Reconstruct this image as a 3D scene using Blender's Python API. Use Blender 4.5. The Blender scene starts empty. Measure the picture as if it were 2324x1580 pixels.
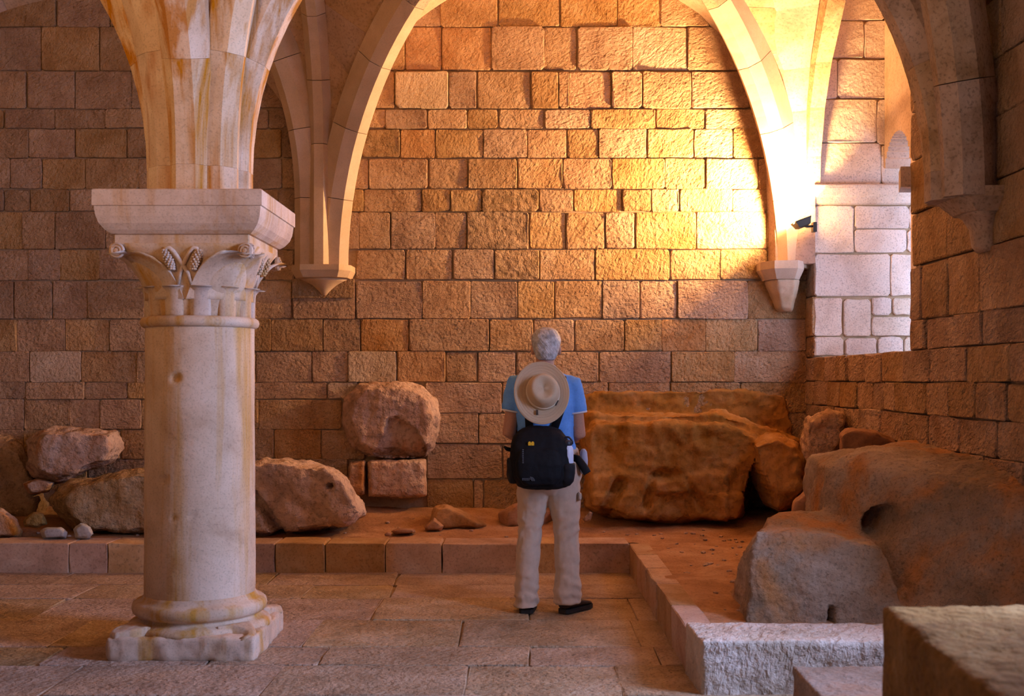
import bpy, bmesh, math, random
from mathutils import Vector, Matrix, noise

# ------------------------------------------------------------------ camera, world, big lights
F, CX, CY, H = 2600.0, 1180.0, 860.0, 1.42          # focal length / principal point in pixels, eye height
SC = bpy.context.scene
COL = SC.collection
V = Vector
PI = math.pi
rnd = random.Random(11)

cam_d = bpy.data.cameras.new('camera')
cam = bpy.data.objects.new('camera', cam_d)
COL.objects.link(cam)
cam.location = (0, 0, H)
cam.rotation_euler = (PI / 2, 0, 0)
cam_d.sensor_width = 36.0
cam_d.lens = 36.0 * F / 2324.0
cam_d.shift_x = (1162.0 - CX) / 2324.0
cam_d.shift_y = (CY - 790.0) / 2324.0
cam_d.dof.use_dof = True
cam_d.dof.focus_distance = 8.0
cam_d.dof.aperture_fstop = 3.2
SC.camera = cam

SC.cycles.use_adaptive_sampling = True
SC.cycles.adaptive_threshold = 0.07
SC.cycles.adaptive_min_samples = 24
SC.cycles.max_bounces = 8
SC.cycles.use_denoising = True

SC.view_settings.view_transform = 'Standard'
SC.view_settings.look = 'None'
SC.view_settings.gamma = 1.0
SC.view_settings.use_curve_mapping = False
SC.view_settings.exposure = -0.08

world = bpy.data.worlds.new('World')
SC.world = world
world.use_nodes = True
world.node_tree.nodes['Background'].inputs[0].default_value = (0.55, 0.70, 1.0, 1)
world.node_tree.nodes['Background'].inputs[1].default_value = 0.3


def area_light(name, loc, direction, sx, sy, power, color, spread=180):
    d = bpy.data.lights.new(name, 'AREA')
    d.shape = 'RECTANGLE'
    d.size, d.size_y = sx, sy
    d.energy = power
    d.color = color
    d.spread = math.radians(spread)
    o = bpy.data.objects.new(name, d)
    COL.objects.link(o)
    o.location = loc
    o.rotation_euler = V(direction).to_track_quat('-Z', 'Z').to_euler()
    return o


DAY = (0.42, 0.55, 1.0)
WARM = (1.0, 0.53, 0.19)
# daylight entering by the near window of the right wall (out of frame) and by the far, visible one
area_light('daylight_near_window', (3.96, 3.62, 2.45), (-1, 0.15, -0.28), 2.0, 2.2, 800, DAY)
area_light('daylight_far_window', (3.62, 8.2, 2.35), (-0.62, 0.78, -0.05), 1.3, 1.5, 66, (0.56, 0.66, 1.0))
# daylight from the entrance at the back of the hall
area_light('daylight_entrance', (-3.2, -3.7, 1.5), (0.1, 1, 0.0), 1.6, 2.4, 14, DAY)


# ------------------------------------------------------------------ materials
def new_mat(name):
    m = bpy.data.materials.new(name)
    m.use_nodes = True
    nt = m.node_tree
    return m, nt, nt.nodes, nt.links, nt.nodes['Principled BSDF']


def nd(nodes, t, **kw):
    n = nodes.new(t)
    for k, v in kw.items():
        if k in n.inputs:
            n.inputs[k].default_value = v
        else:
            setattr(n, k, v)
    return n


def ramp(nodes, stops):
    r = nodes.new('ShaderNodeValToRGB')
    el = r.color_ramp.elements
    while len(el) > 1:
        el.remove(el[-1])
    el[0].position = stops[0][0]
    el[0].color = tuple(stops[0][1]) + (1,)
    for p, c in stops[1:]:
        e = el.new(p)
        e.color = tuple(c) + (1,)
    return r


def mixc(nodes, links, fac, a, b, blend='MIX'):
    m = nodes.new('ShaderNodeMix')
    m.data_type = 'RGBA'
    m.blend_type = blend
    for sock, val in ((0, fac), (6, a), (7, b)):
        if isinstance(val, (int, float)):
            m.inputs[sock].default_value = val
        elif isinstance(val, tuple):
            m.inputs[sock].default_value = val + (1,)
        else:
            links.new(val, m.inputs[sock])
    return m.outputs[2]


def mth(nodes, links, op, a, b=0.0):
    m = nodes.new('ShaderNodeMath')
    m.operation = op
    for i, v in enumerate((a, b)):
        if isinstance(v, (int, float)):
            m.inputs[i].default_value = v
        else:
            links.new(v, m.inputs[i])
    return m.outputs[0]


def stone_mat(name, cols, nscale=2.5, fine=26, fine_amt=0.5, chisel=0.0, chisel_scale=(9, 9, 34), dist=0.012,
              strength=0.8, vary=0.3, pits=0.25, stain=None, stain_scale=(5, 5, 0.7), stain_lo=0.52, stain_hi=0.66,
              rough=0.9, spec=0.25, hue=0.02):
    m, nt, N, L, P = new_mat(name)
    tc = N.new('ShaderNodeTexCoord')
    oi = N.new('ShaderNodeObjectInfo')
    r = oi.outputs['Random']
    cx = N.new('ShaderNodeCombineXYZ')
    L.new(mth(N, L, 'MULTIPLY', r, 31.0), cx.inputs[0])
    L.new(mth(N, L, 'MULTIPLY', r, 17.0), cx.inputs[1])
    L.new(mth(N, L, 'MULTIPLY', r, 23.0), cx.inputs[2])
    va = N.new('ShaderNodeVectorMath')
    va.operation = 'ADD'
    L.new(tc.outputs['Object'], va.inputs[0])
    L.new(cx.outputs[0], va.inputs[1])
    co = va.outputs[0]
    n1 = nd(N, 'ShaderNodeTexNoise', Scale=nscale, Detail=4.0, Roughness=0.62, Distortion=0.4)
    L.new(co, n1.inputs['Vector'])
    k = len(cols)
    rp = ramp(N, [(0.32 + 0.36 * i / (k - 1), c) for i, c in enumerate(cols)])
    L.new(n1.outputs['Fac'], rp.inputs[0])
    col = rp.outputs[0]
    if stain:
        mp = N.new('ShaderNodeMapping')
        mp.inputs['Scale'].default_value = stain_scale
        L.new(co, mp.inputs[0])
        ns = nd(N, 'ShaderNodeTexNoise', Scale=1.0, Detail=4.0, Roughness=0.6, Distortion=0.3)
        L.new(mp.outputs[0], ns.inputs['Vector'])
        rs = ramp(N, [(stain_lo, (0, 0, 0)), (stain_hi, (1, 1, 1))])
        L.new(ns.outputs['Fac'], rs.inputs[0])
        col = mixc(N, L, rs.outputs[0], col, stain)
    # pits and speckles
    n2 = nd(N, 'ShaderNodeTexNoise', Scale=fine * 2.2, Detail=2.0, Roughness=0.6)
    L.new(co, n2.inputs['Vector'])
    r2 = ramp(N, [(0.30, (1 - pits,) * 3), (0.48, (1, 1, 1)), (0.8, (1.0, 1.0, 1.0))])
    L.new(n2.outputs['Fac'], r2.inputs[0])
    col = mixc(N, L, 1.0, col, r2.outputs[0], 'MULTIPLY')
    hs = N.new('ShaderNodeHueSaturation')
    L.new(col, hs.inputs['Color'])
    fr = mth(N, L, 'FRACT', mth(N, L, 'MULTIPLY', r, 7.31))
    L.new(mth(N, L, 'ADD', mth(N, L, 'MULTIPLY', r, vary), 1 - vary * 0.5), hs.inputs['Value'])
    L.new(mth(N, L, 'ADD', mth(N, L, 'MULTIPLY', fr, hue), 0.5 - hue * 0.5), hs.inputs['Hue'])
    L.new(mth(N, L, 'ADD', mth(N, L, 'MULTIPLY', fr, 0.35), 0.82), hs.inputs['Saturation'])
    L.new(hs.outputs[0], P.inputs['Base Color'])
    P.inputs['Roughness'].default_value = rough
    P.inputs['Specular IOR Level'].default_value = spec
    # relief
    n3 = nd(N, 'ShaderNodeTexNoise', Scale=fine, Detail=4.0, Roughness=0.65)
    L.new(co, n3.inputs['Vector'])
    h = mth(N, L, 'MULTIPLY', n3.outputs['Fac'], fine_amt)
    n5 = nd(N, 'ShaderNodeTexNoise', Scale=fine * 0.25, Detail=2.0, Roughness=0.5)
    L.new(co, n5.inputs['Vector'])
    h = mth(N, L, 'ADD', h, n5.outputs['Fac'])
    if chisel:
        vr = N.new('ShaderNodeVectorRotate')
        vr.rotation_type = 'AXIS_ANGLE'
        vr.inputs['Axis'].default_value = (0.42, 0.9, 0.05)
        L.new(mth(N, L, 'ADD', mth(N, L, 'MULTIPLY', fr, 0.9), 0.35), vr.inputs['Angle'])
        L.new(co, vr.inputs['Vector'])
        mp2 = N.new('ShaderNodeMapping')
        mp2.inputs['Scale'].default_value = chisel_scale
        L.new(vr.outputs[0], mp2.inputs[0])
        n4 = nd(N, 'ShaderNodeTexNoise', Scale=1.0, Detail=3.0, Roughness=0.55, Distortion=0.6)
        L.new(mp2.outputs[0], n4.inputs['Vector'])
        h = mth(N, L, 'ADD', h, mth(N, L, 'MULTIPLY', n4.outputs['Fac'], chisel))
    b = N.new('ShaderNodeBump')
    b.inputs['Strength'].default_value = strength
    b.inputs['Distance'].default_value = dist
    L.new(h, b.inputs['Height'])
    L.new(b.outputs[0], P.inputs['Normal'])
    return m


def plain_mat(name, col, rough=0.6, bump=0.0, bscale=60, metal=0.0, spec=0.4, trans=0.0, vary=None, emit=None):
    m, nt, N, L, P = new_mat(name)
    P.inputs['Base Color'].default_value = tuple(col) + (1,)
    P.inputs['Roughness'].default_value = rough
    P.inputs['Metallic'].default_value = metal
    P.inputs['Specular IOR Level'].default_value = spec
    P.inputs['Transmission Weight'].default_value = trans
    tc = N.new('ShaderNodeTexCoord')
    n = nd(N, 'ShaderNodeTexNoise', Scale=float(bscale), Detail=4.0)
    L.new(tc.outputs['Object'], n.inputs['Vector'])
    if vary:
        r = ramp(N, [(0.3, tuple(c * (1 - vary) for c in col)), (0.7, tuple(min(1, c * (1 + vary)) for c in col))])
        L.new(n.outputs['Fac'], r.inputs[0])
        L.new(r.outputs[0], P.inputs['Base Color'])
    if bump:
        b = N.new('ShaderNodeBump')
        b.inputs['Strength'].default_value = bump
        b.inputs['Distance'].default_value = 0.004
        L.new(n.outputs['Fac'], b.inputs['Height'])
        L.new(b.outputs[0], P.inputs['Normal'])
    if emit:
        P.inputs['Emission Color'].default_value = tuple(emit[0]) + (1,)
        P.inputs['Emission Strength'].default_value = emit[1]
    return m


M = {}
M['ashlar'] = stone_mat('ashlar_stone', [(0.40, 0.235, 0.125), (0.52, 0.335, 0.195), (0.62, 0.43, 0.28)], nscale=3.0, fine=38,
                        fine_amt=1.0, chisel=0.9, chisel_scale=(15, 15, 42), dist=0.034, strength=1.0, vary=0.26, hue=0.014)
M['mortar'] = stone_mat('mortar', [(0.38, 0.27, 0.18), (0.50, 0.37, 0.26)], nscale=4, fine=40, dist=0.008, vary=0.0)
M['dressed'] = stone_mat('dressed_limestone', [(0.48, 0.34, 0.245), (0.59, 0.44, 0.33), (0.67, 0.52, 0.41)], nscale=3.5, fine=45,
                         fine_amt=0.5, dist=0.004, strength=0.6, vary=0.10, pits=0.22, stain=(0.50, 0.27, 0.09),
                         stain_scale=(7, 7, 0.38), stain_lo=0.48, stain_hi=0.66, hue=0.01)
M['springer'] = stone_mat('springer_limestone', [(0.52, 0.36, 0.23), (0.64, 0.47, 0.33), (0.72, 0.57, 0.43)], nscale=3.5, fine=45,
                          fine_amt=0.5, dist=0.005, strength=0.6, vary=0.10, pits=0.25, stain=(0.46, 0.20, 0.045),
                          stain_scale=(9, 9, 0.5), stain_lo=0.47, stain_hi=0.62, hue=0.01)
M['rib'] = stone_mat('rib_limestone', [(0.56, 0.42, 0.29), (0.64, 0.49, 0.36), (0.71, 0.56, 0.43)], nscale=3, fine=55, fine_amt=0.4,
                     dist=0.003, strength=0.5, vary=0.12, pits=0.15, hue=0.01)
M['rib_old_and_shaded'] = stone_mat('weathered_and_shaded_rib_stone', [(0.40, 0.27, 0.16), (0.54, 0.39, 0.26), (0.62, 0.46, 0.33)], nscale=5, fine=24,
                         fine_amt=0.7, dist=0.012, strength=0.7, vary=0.14, pits=0.4, hue=0.01)  # weathered voussoirs; its dark tone also stands in for shade at the right wall
M['web'] = stone_mat('vault_web_stone', [(0.44, 0.29, 0.18), (0.55, 0.38, 0.26), (0.63, 0.46, 0.34)], nscale=3, fine=24,
                     fine_amt=0.6, dist=0.010, strength=0.7, vary=0.16, pits=0.3)
M['jamb'] = stone_mat('pale_jamb_stone', [(0.60, 0.47, 0.38), (0.72, 0.60, 0.51), (0.78, 0.67, 0.59)], nscale=3, fine=36,
                      fine_amt=0.7, chisel=0.4, dist=0.012, strength=0.8, vary=0.10, pits=0.4)
M['boulder'] = stone_mat('pale_boulder', [(0.42, 0.25, 0.15), (0.56, 0.38, 0.27), (0.64, 0.47, 0.36)], nscale=2.2, fine=14,
                         fine_amt=0.9, dist=0.05, strength=0.9, vary=0.12, pits=0.35, stain=(0.46, 0.19, 0.05),
                         stain_scale=(2.5, 2.5, 2.0), stain_lo=0.56, stain_hi=0.70)
M['boulder_pale'] = stone_mat('pink_boulder', [(0.46, 0.31, 0.235), (0.60, 0.44, 0.36), (0.68, 0.53, 0.45)], nscale=2.2, fine=14,
                              fine_amt=0.9, dist=0.04, strength=0.9, vary=0.05, pits=0.35)
M['ashlar_dark'] = stone_mat('weathered_ashlar', [(0.26, 0.17, 0.095), (0.38, 0.255, 0.155), (0.48, 0.335, 0.215)], nscale=9, fine=20, fine_amt=1.2, dist=0.05, vary=0.1, pits=0.4, hue=0.006)
M['ashlar_pale'] = stone_mat('pale_ashlar', [(0.50, 0.37, 0.26), (0.58, 0.45, 0.34), (0.65, 0.52, 0.41)], nscale=4, fine=38, fine_amt=1.0, chisel=0.9, chisel_scale=(15, 15, 42), dist=0.034, vary=0.1)
M['ashlar_red'] = stone_mat('ruddy_ashlar', [(0.41, 0.215, 0.10), (0.51, 0.30, 0.16), (0.60, 0.385, 0.225)], nscale=4, fine=38, fine_amt=1.0, chisel=0.9, chisel_scale=(15, 15, 42), dist=0.034, vary=0.1, hue=0.006)
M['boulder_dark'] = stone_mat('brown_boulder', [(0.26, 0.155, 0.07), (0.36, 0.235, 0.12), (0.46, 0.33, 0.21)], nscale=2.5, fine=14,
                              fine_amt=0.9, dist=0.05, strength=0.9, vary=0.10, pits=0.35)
M['bedrock'] = stone_mat('ochre_bedrock', [(0.30, 0.135, 0.055), (0.41, 0.205, 0.095), (0.52, 0.30, 0.165)], nscale=2.4, fine=16,
                         fine_amt=0.5, dist=0.022, strength=0.8, vary=0.08, pits=0.2)
M['parapet'] = stone_mat('brown_hewn_stone', [(0.22, 0.105, 0.035), (0.31, 0.165, 0.06), (0.42, 0.25, 0.11)], nscale=2.6, fine=26, fine_amt=0.9,
                         dist=0.02, strength=0.8, vary=0.0, pits=0.35)
M['carved'] = stone_mat('carved_bedrock', [(0.25, 0.165, 0.095), (0.35, 0.25, 0.17), (0.45, 0.34, 0.25)], nscale=1.8, fine=30,
                        fine_amt=0.8, dist=0.02, strength=0.8, vary=0.05, pits=0.35, stain=(0.44, 0.20, 0.065),
                        stain_scale=(2.2, 2.2, 1.6), stain_lo=0.50, stain_hi=0.66)
M['earth'] = stone_mat('ochre_earth', [(0.33, 0.155, 0.06), (0.44, 0.225, 0.095), (0.56, 0.33, 0.17)], nscale=2.8, fine=30,
                       fine_amt=0.8, dist=0.014, strength=0.8, vary=0.0, pits=0.35)
M['kerb'] = stone_mat('kerb_stone', [(0.40, 0.23, 0.12), (0.52, 0.33, 0.20), (0.60, 0.42, 0.28)], nscale=3, fine=26,
                      fine_amt=0.6, dist=0.008, strength=0.7, vary=0.2, pits=0.3)
M['hewn'] = stone_mat('hewn_kerb_stone', [(0.52, 0.42, 0.34), (0.64, 0.54, 0.46), (0.72, 0.62, 0.55)], nscale=3, fine=16,
                      fine_amt=1.0, chisel=0.9, chisel_scale=(16, 16, 34), dist=0.022, strength=0.9, vary=0.05, pits=0.25)
M['flag'] = stone_mat('worn_flagstone', [(0.34, 0.22, 0.125), (0.45, 0.31, 0.19), (0.55, 0.40, 0.27)], nscale=3.2, fine=34,
                      fine_amt=1.1, dist=0.02, strength=0.9, vary=0.12, pits=0.5, rough=0.75, spec=0.35)
M['greystone'] = stone_mat('grey_stone', [(0.36, 0.34, 0.32), (0.50, 0.48, 0.45)], nscale=5, fine=30, dist=0.008, vary=0.1)
M['skin'] = plain_mat('skin', (0.50, 0.255, 0.165), 0.55, 0.15, 120, vary=0.08)
M['hair'] = stone_mat('silver_hair', [(0.27, 0.25, 0.235), (0.47, 0.45, 0.43), (0.68, 0.66, 0.64)], nscale=22, fine=40, fine_amt=0.4,
                      chisel=1.3, chisel_scale=(60, 20, 12), dist=0.008, strength=0.9, vary=0.0, pits=0.15, rough=0.5)
M['shirt'] = plain_mat('blue_cotton', (0.14, 0.37, 0.86), 0.85, 0.25, 90, vary=0.06)
M['shirt_trim'] = plain_mat('white_trim', (0.72, 0.72, 0.74), 0.8)
M['trousers'] = plain_mat('khaki_cotton', (0.58, 0.45, 0.34), 0.85, 0.3, 40, vary=0.05)
M['shoe'] = plain_mat('brown_leather', (0.045, 0.022, 0.014), 0.45, 0.2, 70)
M['sole'] = plain_mat('dark_rubber', (0.018, 0.013, 0.011), 0.7)
M['straw'] = plain_mat('tan_canvas', (0.50, 0.37, 0.235), 0.85, 0.35, 260, vary=0.05)
M['straw_band'] = plain_mat('pale_canvas_band', (0.60, 0.49, 0.35), 0.85, 0.2, 200)
M['black'] = plain_mat('black_nylon', (0.006, 0.006, 0.008), 0.75, 0.4, 90, spec=0.2)
M['black2'] = plain_mat('black_webbing', (0.010, 0.010, 0.013), 0.65, 0.3, 220, spec=0.25)
M['yellow'] = plain_mat('yellow_plastic', (0.75, 0.42, 0.02), 0.45)
M['grey_print'] = plain_mat('grey_print', (0.10, 0.10, 0.11), 0.7)
M['reflect'] = plain_mat('pale_piping', (0.42, 0.38, 0.34), 0.5)
M['bottle'] = plain_mat('frosted_plastic', (0.62, 0.70, 0.88), 0.35, 0.0, 20, trans=0.08)
M['cap'] = plain_mat('dark_blue_plastic', (0.012, 0.015, 0.03), 0.4)
M['pale_cloth'] = plain_mat('pale_shirt_tail', (0.42, 0.47, 0.62), 0.8, 0.2, 60)
M['lamp_metal'] = plain_mat('dark_lamp_metal', (0.03, 0.024, 0.018), 0.45, metal=0.3)
M['lamp_glass'] = plain_mat('lit_lamp_glass', (1, 0.8, 0.5), 0.3, emit=((1.0, 0.62, 0.25), 40))
M['dark_strap'] = plain_mat('brown_strap', (0.05, 0.03, 0.02), 0.7)

# ------------------------------------------------------------------ helpers


def at(px, py, Y):
    return V(((px - CX) * Y / F, Y, H + (CY - py) * Y / F))


def link(name, me, m=None, parent=None, smooth=False):
    o = bpy.data.objects.new(name, me)
    COL.objects.link(o)
    if m is not None:
        me.materials.clear()
        me.materials.append(M[m] if isinstance(m, str) else m)
    if parent is not None:
        o.parent = parent
        o.matrix_parent_inverse = Matrix.Identity(4)
    if smooth:
        me.polygons.foreach_set('use_smooth', [True] * len(me.polygons))
    return o


def from_bm(name, bm, m=None, parent=None, smooth=False):
    bmesh.ops.recalc_face_normals(bm, faces=bm.faces)
    me = bpy.data.meshes.new(name)
    bm.to_mesh(me)
    bm.free()
    return link(name, me, m, parent, smooth)


def thing(name, label, cat, loc=(0, 0, 0), group=None):
    o = bpy.data.objects.new(name, None)
    COL.objects.link(o)
    o.location = loc
    return tag(o, label, cat, group)


def tag(o, label, cat, group=None):
    o['label'] = label
    o['category'] = cat
    if group:
        o['group'] = group
    return o


def struct(o, label=None, cat=None):
    o['kind'] = 'structure'
    if label:
        o['label'] = label
    if cat:
        o['category'] = cat
    return o


def bbox(bm, a, b):
    x0, y0, z0 = a
    x1, y1, z1 = b
    vs = [bm.verts.new(p) for p in ((x0, y0, z0), (x1, y0, z0), (x1, y1, z0), (x0, y1, z0),
                                    (x0, y0, z1), (x1, y0, z1), (x1, y1, z1), (x0, y1, z1))]
    for f in ((0, 3, 2, 1), (4, 5, 6, 7), (0, 1, 5, 4), (1, 2, 6, 5), (2, 3, 7, 6), (3, 0, 4, 7)):
        bm.faces.new([vs[i] for i in f])


def hull(bm, pts):
    vs = [bm.verts.new(p) for p in pts]
    r = bmesh.ops.convex_hull(bm, input=vs)
    junk = [g for g in r['geom_interior'] if isinstance(g, bmesh.types.BMVert)]
    unused = [g for g in r['geom_unused'] if isinstance(g, bmesh.types.BMVert)]
    for v in set(junk + unused):
        if v.is_valid and not v.link_faces:
            bm.verts.remove(v)


def ring_loft(bm, rings, cap=True, closed=True):
    rv = [[bm.verts.new(p) for p in r] for r in rings]
    for a, b in zip(rv[:-1], rv[1:]):
        n = len(a)
        for i in range(n if closed else n - 1):
            j = (i + 1) % n
            bm.faces.new((a[i], a[j], b[j], b[i]))
    if cap:
        bm.faces.new(rv[0][::-1])
        bm.faces.new(rv[-1])
    return rv


def lathe(bm, prof, c=(0, 0), n=48, ang0=0.0, ang1=2 * PI):
    full = abs(ang1 - ang0 - 2 * PI) < 1e-6
    cnt = n if full else n + 1
    rings = []
    for r, z in prof:
        rings.append([V((c[0] + r * math.cos(ang0 + (ang1 - ang0) * i / n), c[1] + r * math.sin(ang0 + (ang1 - ang0) * i / n), z))
                      for i in range(cnt)])
    ring_loft(bm, rings, cap=True, closed=full)


def tube(bm, pts, radii, n=12, flat=1.0, up=None, cap=True):
    pts = [V(p) for p in pts]
    rings = []
    prev = None
    for i, p in enumerate(pts):
        d = (pts[min(i + 1, len(pts) - 1)] - pts[max(i - 1, 0)]).normalized()
        if up is not None:
            u = V(up)
        else:
            u = prev if prev is not None else (V((0, 0, 1)) if abs(d.z) < 0.9 else V((0, 1, 0)))
        a = d.cross(u)
        if a.length < 1e-5:
            a = d.orthogonal()
        a.normalize()
        b = a.cross(d).normalized()
        prev = b
        r = radii[i] if hasattr(radii, '__len__') else radii
        rings.append([p + a * (r * math.cos(2 * PI * k / n)) + b * (r * flat * math.sin(2 * PI * k / n)) for k in range(n)])
    ring_loft(bm, rings, cap=cap)


def ell_rings(secs, n=20, p=2.3):
    """horizontal super-ellipse rings: (x, y, z, rx, ry)"""
    out = []
    for x, y, z, rx, ry in secs:
        ring = []
        for k in range(n):
            a = 2 * PI * k / n
            c, s = math.cos(a), math.sin(a)
            ring.append(V((x + rx * math.copysign(abs(c) ** (2 / p), c), y + ry * math.copysign(abs(s) ** (2 / p), s), z)))
        out.append(ring)
    return out


def fract(p, scale, octv=4, rough_h=0.9):
    return noise.fractal(V(p) * scale, rough_h, 2.1, octv)


def remesh(bm, voxel, smooth=2, amp=0.0, scale=4.0, octv=4, post=None, facets=0.0):
    """union of closed shapes -> one continuous surface, then smoothed and roughened"""
    bmesh.ops.recalc_face_normals(bm, faces=bm.faces)
    me = bpy.data.meshes.new('tmp')
    bm.to_mesh(me)
    bm.free()
    o = bpy.data.objects.new('tmp', me)
    COL.objects.link(o)
    md = o.modifiers.new('r', 'REMESH')
    md.mode = 'VOXEL'
    md.voxel_size = voxel
    dg = bpy.context.evaluated_depsgraph_get()
    me2 = bpy.data.meshes.new_from_object(o.evaluated_get(dg))
    bpy.data.objects.remove(o)
    bpy.data.meshes.remove(me)
    b2 = bmesh.new()
    b2.from_mesh(me2)
    for _ in range(smooth):
        bmesh.ops.smooth_vert(b2, verts=b2.verts, factor=0.5, use_axis_x=True, use_axis_y=True, use_axis_z=True)
    b2.normal_update()
    if amp:
        mv = []
        for v in b2.verts:
            d = amp * fract(v.co, scale, octv, 0.62)
            if facets:
                c = noise.cell(v.co * scale * 0.9 + V((3.1, 1.7, 5.2)))
                d += facets * (c - 0.5)
            mv.append(v.normal * d)
        for v, d in zip(b2.verts, mv):
            v.co += d
    if post:
        for v in b2.verts:
            post(v)
        b2.normal_update()
    b2.to_mesh(me2)
    b2.free()
    return me2


def stone_mesh(quad, nrm, proud=0.02, depth=0.07, rnd_=rnd, round_=0.012, jit=0.006, gap=0.004, bev=0.012):
    """one wall stone from its four corners (bl, br, tr, tl); returns mesh in local space and its centre"""
    q = [V(p) for p in quad]
    nrm = V(nrm).normalized()
    c = sum(q, V()) / 4
    q = [p + (c - p).normalized() * gap * 1.4 for p in q]
    out = []
    for i in range(4):
        a, b, pr = q[i], q[(i + 1) % 4], q[i - 1]
        e1 = (b - a)
        e0 = (pr - a)
        rr = min(round_ * rnd_.uniform(0.6, 2.0), e1.length * 0.3, e0.length * 0.3)
        out.append(a + e0.normalized() * rr)
        out.append(a + e1.normalized() * rr)
        mid = a.lerp(b, rnd_.uniform(0.35, 0.65))
        out.append(mid + (c - mid).normalized() * rnd_.uniform(-jit, jit))
    n = len(out)
    bm = bmesh.new()
    r0 = [bm.verts.new(p - c - nrm * depth) for p in out]
    r1 = [bm.verts.new(p - c + nrm * (proud - bev * 0.8)) for p in out]
    r2 = []
    for p in out:
        d = (c - p)
        r2.append(bm.verts.new(p - c + d.normalized() * min(bev, d.length * 0.2) + nrm * (proud + rnd_.uniform(-0.004, 0.004))))
    for a, b in ((r0, r1), (r1, r2)):
        for i in range(n):
            j = (i + 1) % n
            bm.faces.new((a[i], a[j], b[j], b[i]))
    bm.faces.new(r2)
    bmesh.ops.recalc_face_normals(bm, faces=bm.faces)
    me = bpy.data.meshes.new('stone')
    bm.to_mesh(me)
    bm.free()
    return me, c


def add_stone(parent, quad, nrm, m='ashlar', name='stone', **kw):
    me, c = stone_mesh(quad, nrm, **kw)
    o = link(name, me, m, parent)
    o.location = c
    return o


# ------------------------------------------------------------------ room shell
WY, WX = 10.0, 2.5           # planes of the back wall and of the right wall
ZS = 2.37                    # springing of the vaults


def bw(px, py):
    return at(px, py, WY)


bm = bmesh.new()
bbox(bm, (-10.3, WY + 0.015, -0.1), (3.6, WY + 0.5, 5.6))
wall_back = struct(from_bm('wall_back', bm, 'mortar'))

COURSES = [
    # y0, y1, joints to the left of the corbel (behind the column to px 735), joints to the right
    (-120, -28, [-330, -190, -60, 60, 190, 330, 470, 600, 735], [735, 860, 985, 1100, 1215, 1340, 1470, 1600, 1730, 1832]),
    (-28, 62, [-300, -170, -40, 129, 250, 380, 520, 650, 735], [735, 870, 1000, 1130, 1272, 1400, 1500, 1610, 1720, 1832]),
    (62, 161, [-310, -140, 0, 95, 227, 340, 470, 610, 735], [735, 840, 920, 1003, 1116, 1235, 1309, 1435, 1560, 1690, 1832]),
    (163, 247, [-290, -120, 62, 170, 300, 420, 560, 680, 735], [735, 810, 896, 1018, 1083, 1204, 1268, 1290, 1388, 1457, 1568, 1700, 1832]),
    (249, 292, [-300, -110, 10, 124, 241, 350, 480, 610, 735], [735, 800, 876, 970, 1060, 1132, 1234, 1340, 1488, 1600, 1730, 1832]),
    (293, 359, [-280, -90, 67, 172, 289, 400, 520, 640, 735], [735, 822, 908, 989, 1096, 1195, 1287, 1358, 1468, 1574, 1664, 1832]),
    (360, 429, [-310, -70, 26, 95, 194, 315, 430, 560, 640, 735], [735, 838, 972, 1062, 1173, 1277, 1388, 1508, 1600, 1720, 1832]),
    (430, 481, [-260, -110, 10, 70, 158, 280, 400, 520, 632, 735], [735, 826, 956, 1021, 1094, 1224, 1302, 1413, 1478, 1541, 1661, 1832]),
    (482, 566, [-290, -130, 52, 126, 240, 380, 500, 620, 735], [735, 815, 887, 988, 1059, 1202, 1284, 1372, 1441, 1580, 1740, 1832]),
    (567, 636, [-300, -60, 65, 137, 226, 360, 480, 600, 668], [806, 920, 1028, 1122, 1225, 1351, 1520, 1634, 1740, 1832]),
    (638, 724, [-270, -100, 33, 120, 200, 330, 470, 580, 664, 807], [807, 959, 1068, 1175, 1258, 1367, 1453, 1538, 1697, 1832]),
    (725, 798, [-300, -130, 39, 148, 250, 390, 510, 616, 733], [733, 818, 929, 1111, 1211, 1305, 1417, 1502, 1600, 1720, 1832]),
    (798, 868, [-290, -90, 68, 184, 312, 450, 580, 708], [708, 791, 901, 1011, 1084, 1170, 1358, 1522, 1666, 1832]),
    (868, 906, [-310, -120, 60, 193, 289, 420, 560, 743], [743, 812]),
    (907, 975, [-270, -70, 56, 160, 227, 322, 450, 586], [586, 776]),
    (975, 1042, [-300, -110, 55, 180, 275, 400, 520, 623], [623, 730, 830]),
    (1042, 1110, [-290, -130, 40, 200, 330, 470, 600], [600, 700, 790]),
    (868, 938, [], [965, 1140, 1250, 1380, 1520, 1680, 1832]),
    (938, 1007, [], [985, 1085, 1200, 1340, 1500, 1660, 1832]),
    (1008, 1087, [], [968, 1140, 1280, 1400, 1540, 1700, 1832]),
    (1088, 1156, [], [968, 1075, 1097, 1230, 1390, 1550, 1700, 1832]),
]
srnd = random.Random(5)
SPECIAL = {(430, 1094): 0.034, (163, 896): 0.034, (62, 1116): 0.026, (163, 1388): 0.034, (62, 1309): 0.026}
TONE = {(430, 1094): 'ashlar_dark', (482, 1059): 'ashlar_dark', (798, 791): 'ashlar_pale', (62, 1435): 'ashlar_pale', (163, 896): 'ashlar_pale', (725, 818): 'ashlar_red',
        (360, 1277): 'ashlar_red', (62, 1003): 'ashlar_red', (62, 920): 'ashlar_red', (163, 1290): 'ashlar_red', (293, 908): 'ashlar_red', (798, 901): 'ashlar_red', (868, 743): 'ashlar_pale',
        (907, 160): 'ashlar_red', (798, 68): 'ashlar_pale', (975, 623): 'ashlar_red', (293, 822): 'ashlar_dark', (725, 1502): 'ashlar_red', (567, 1122): 'ashlar_dark'}
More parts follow.
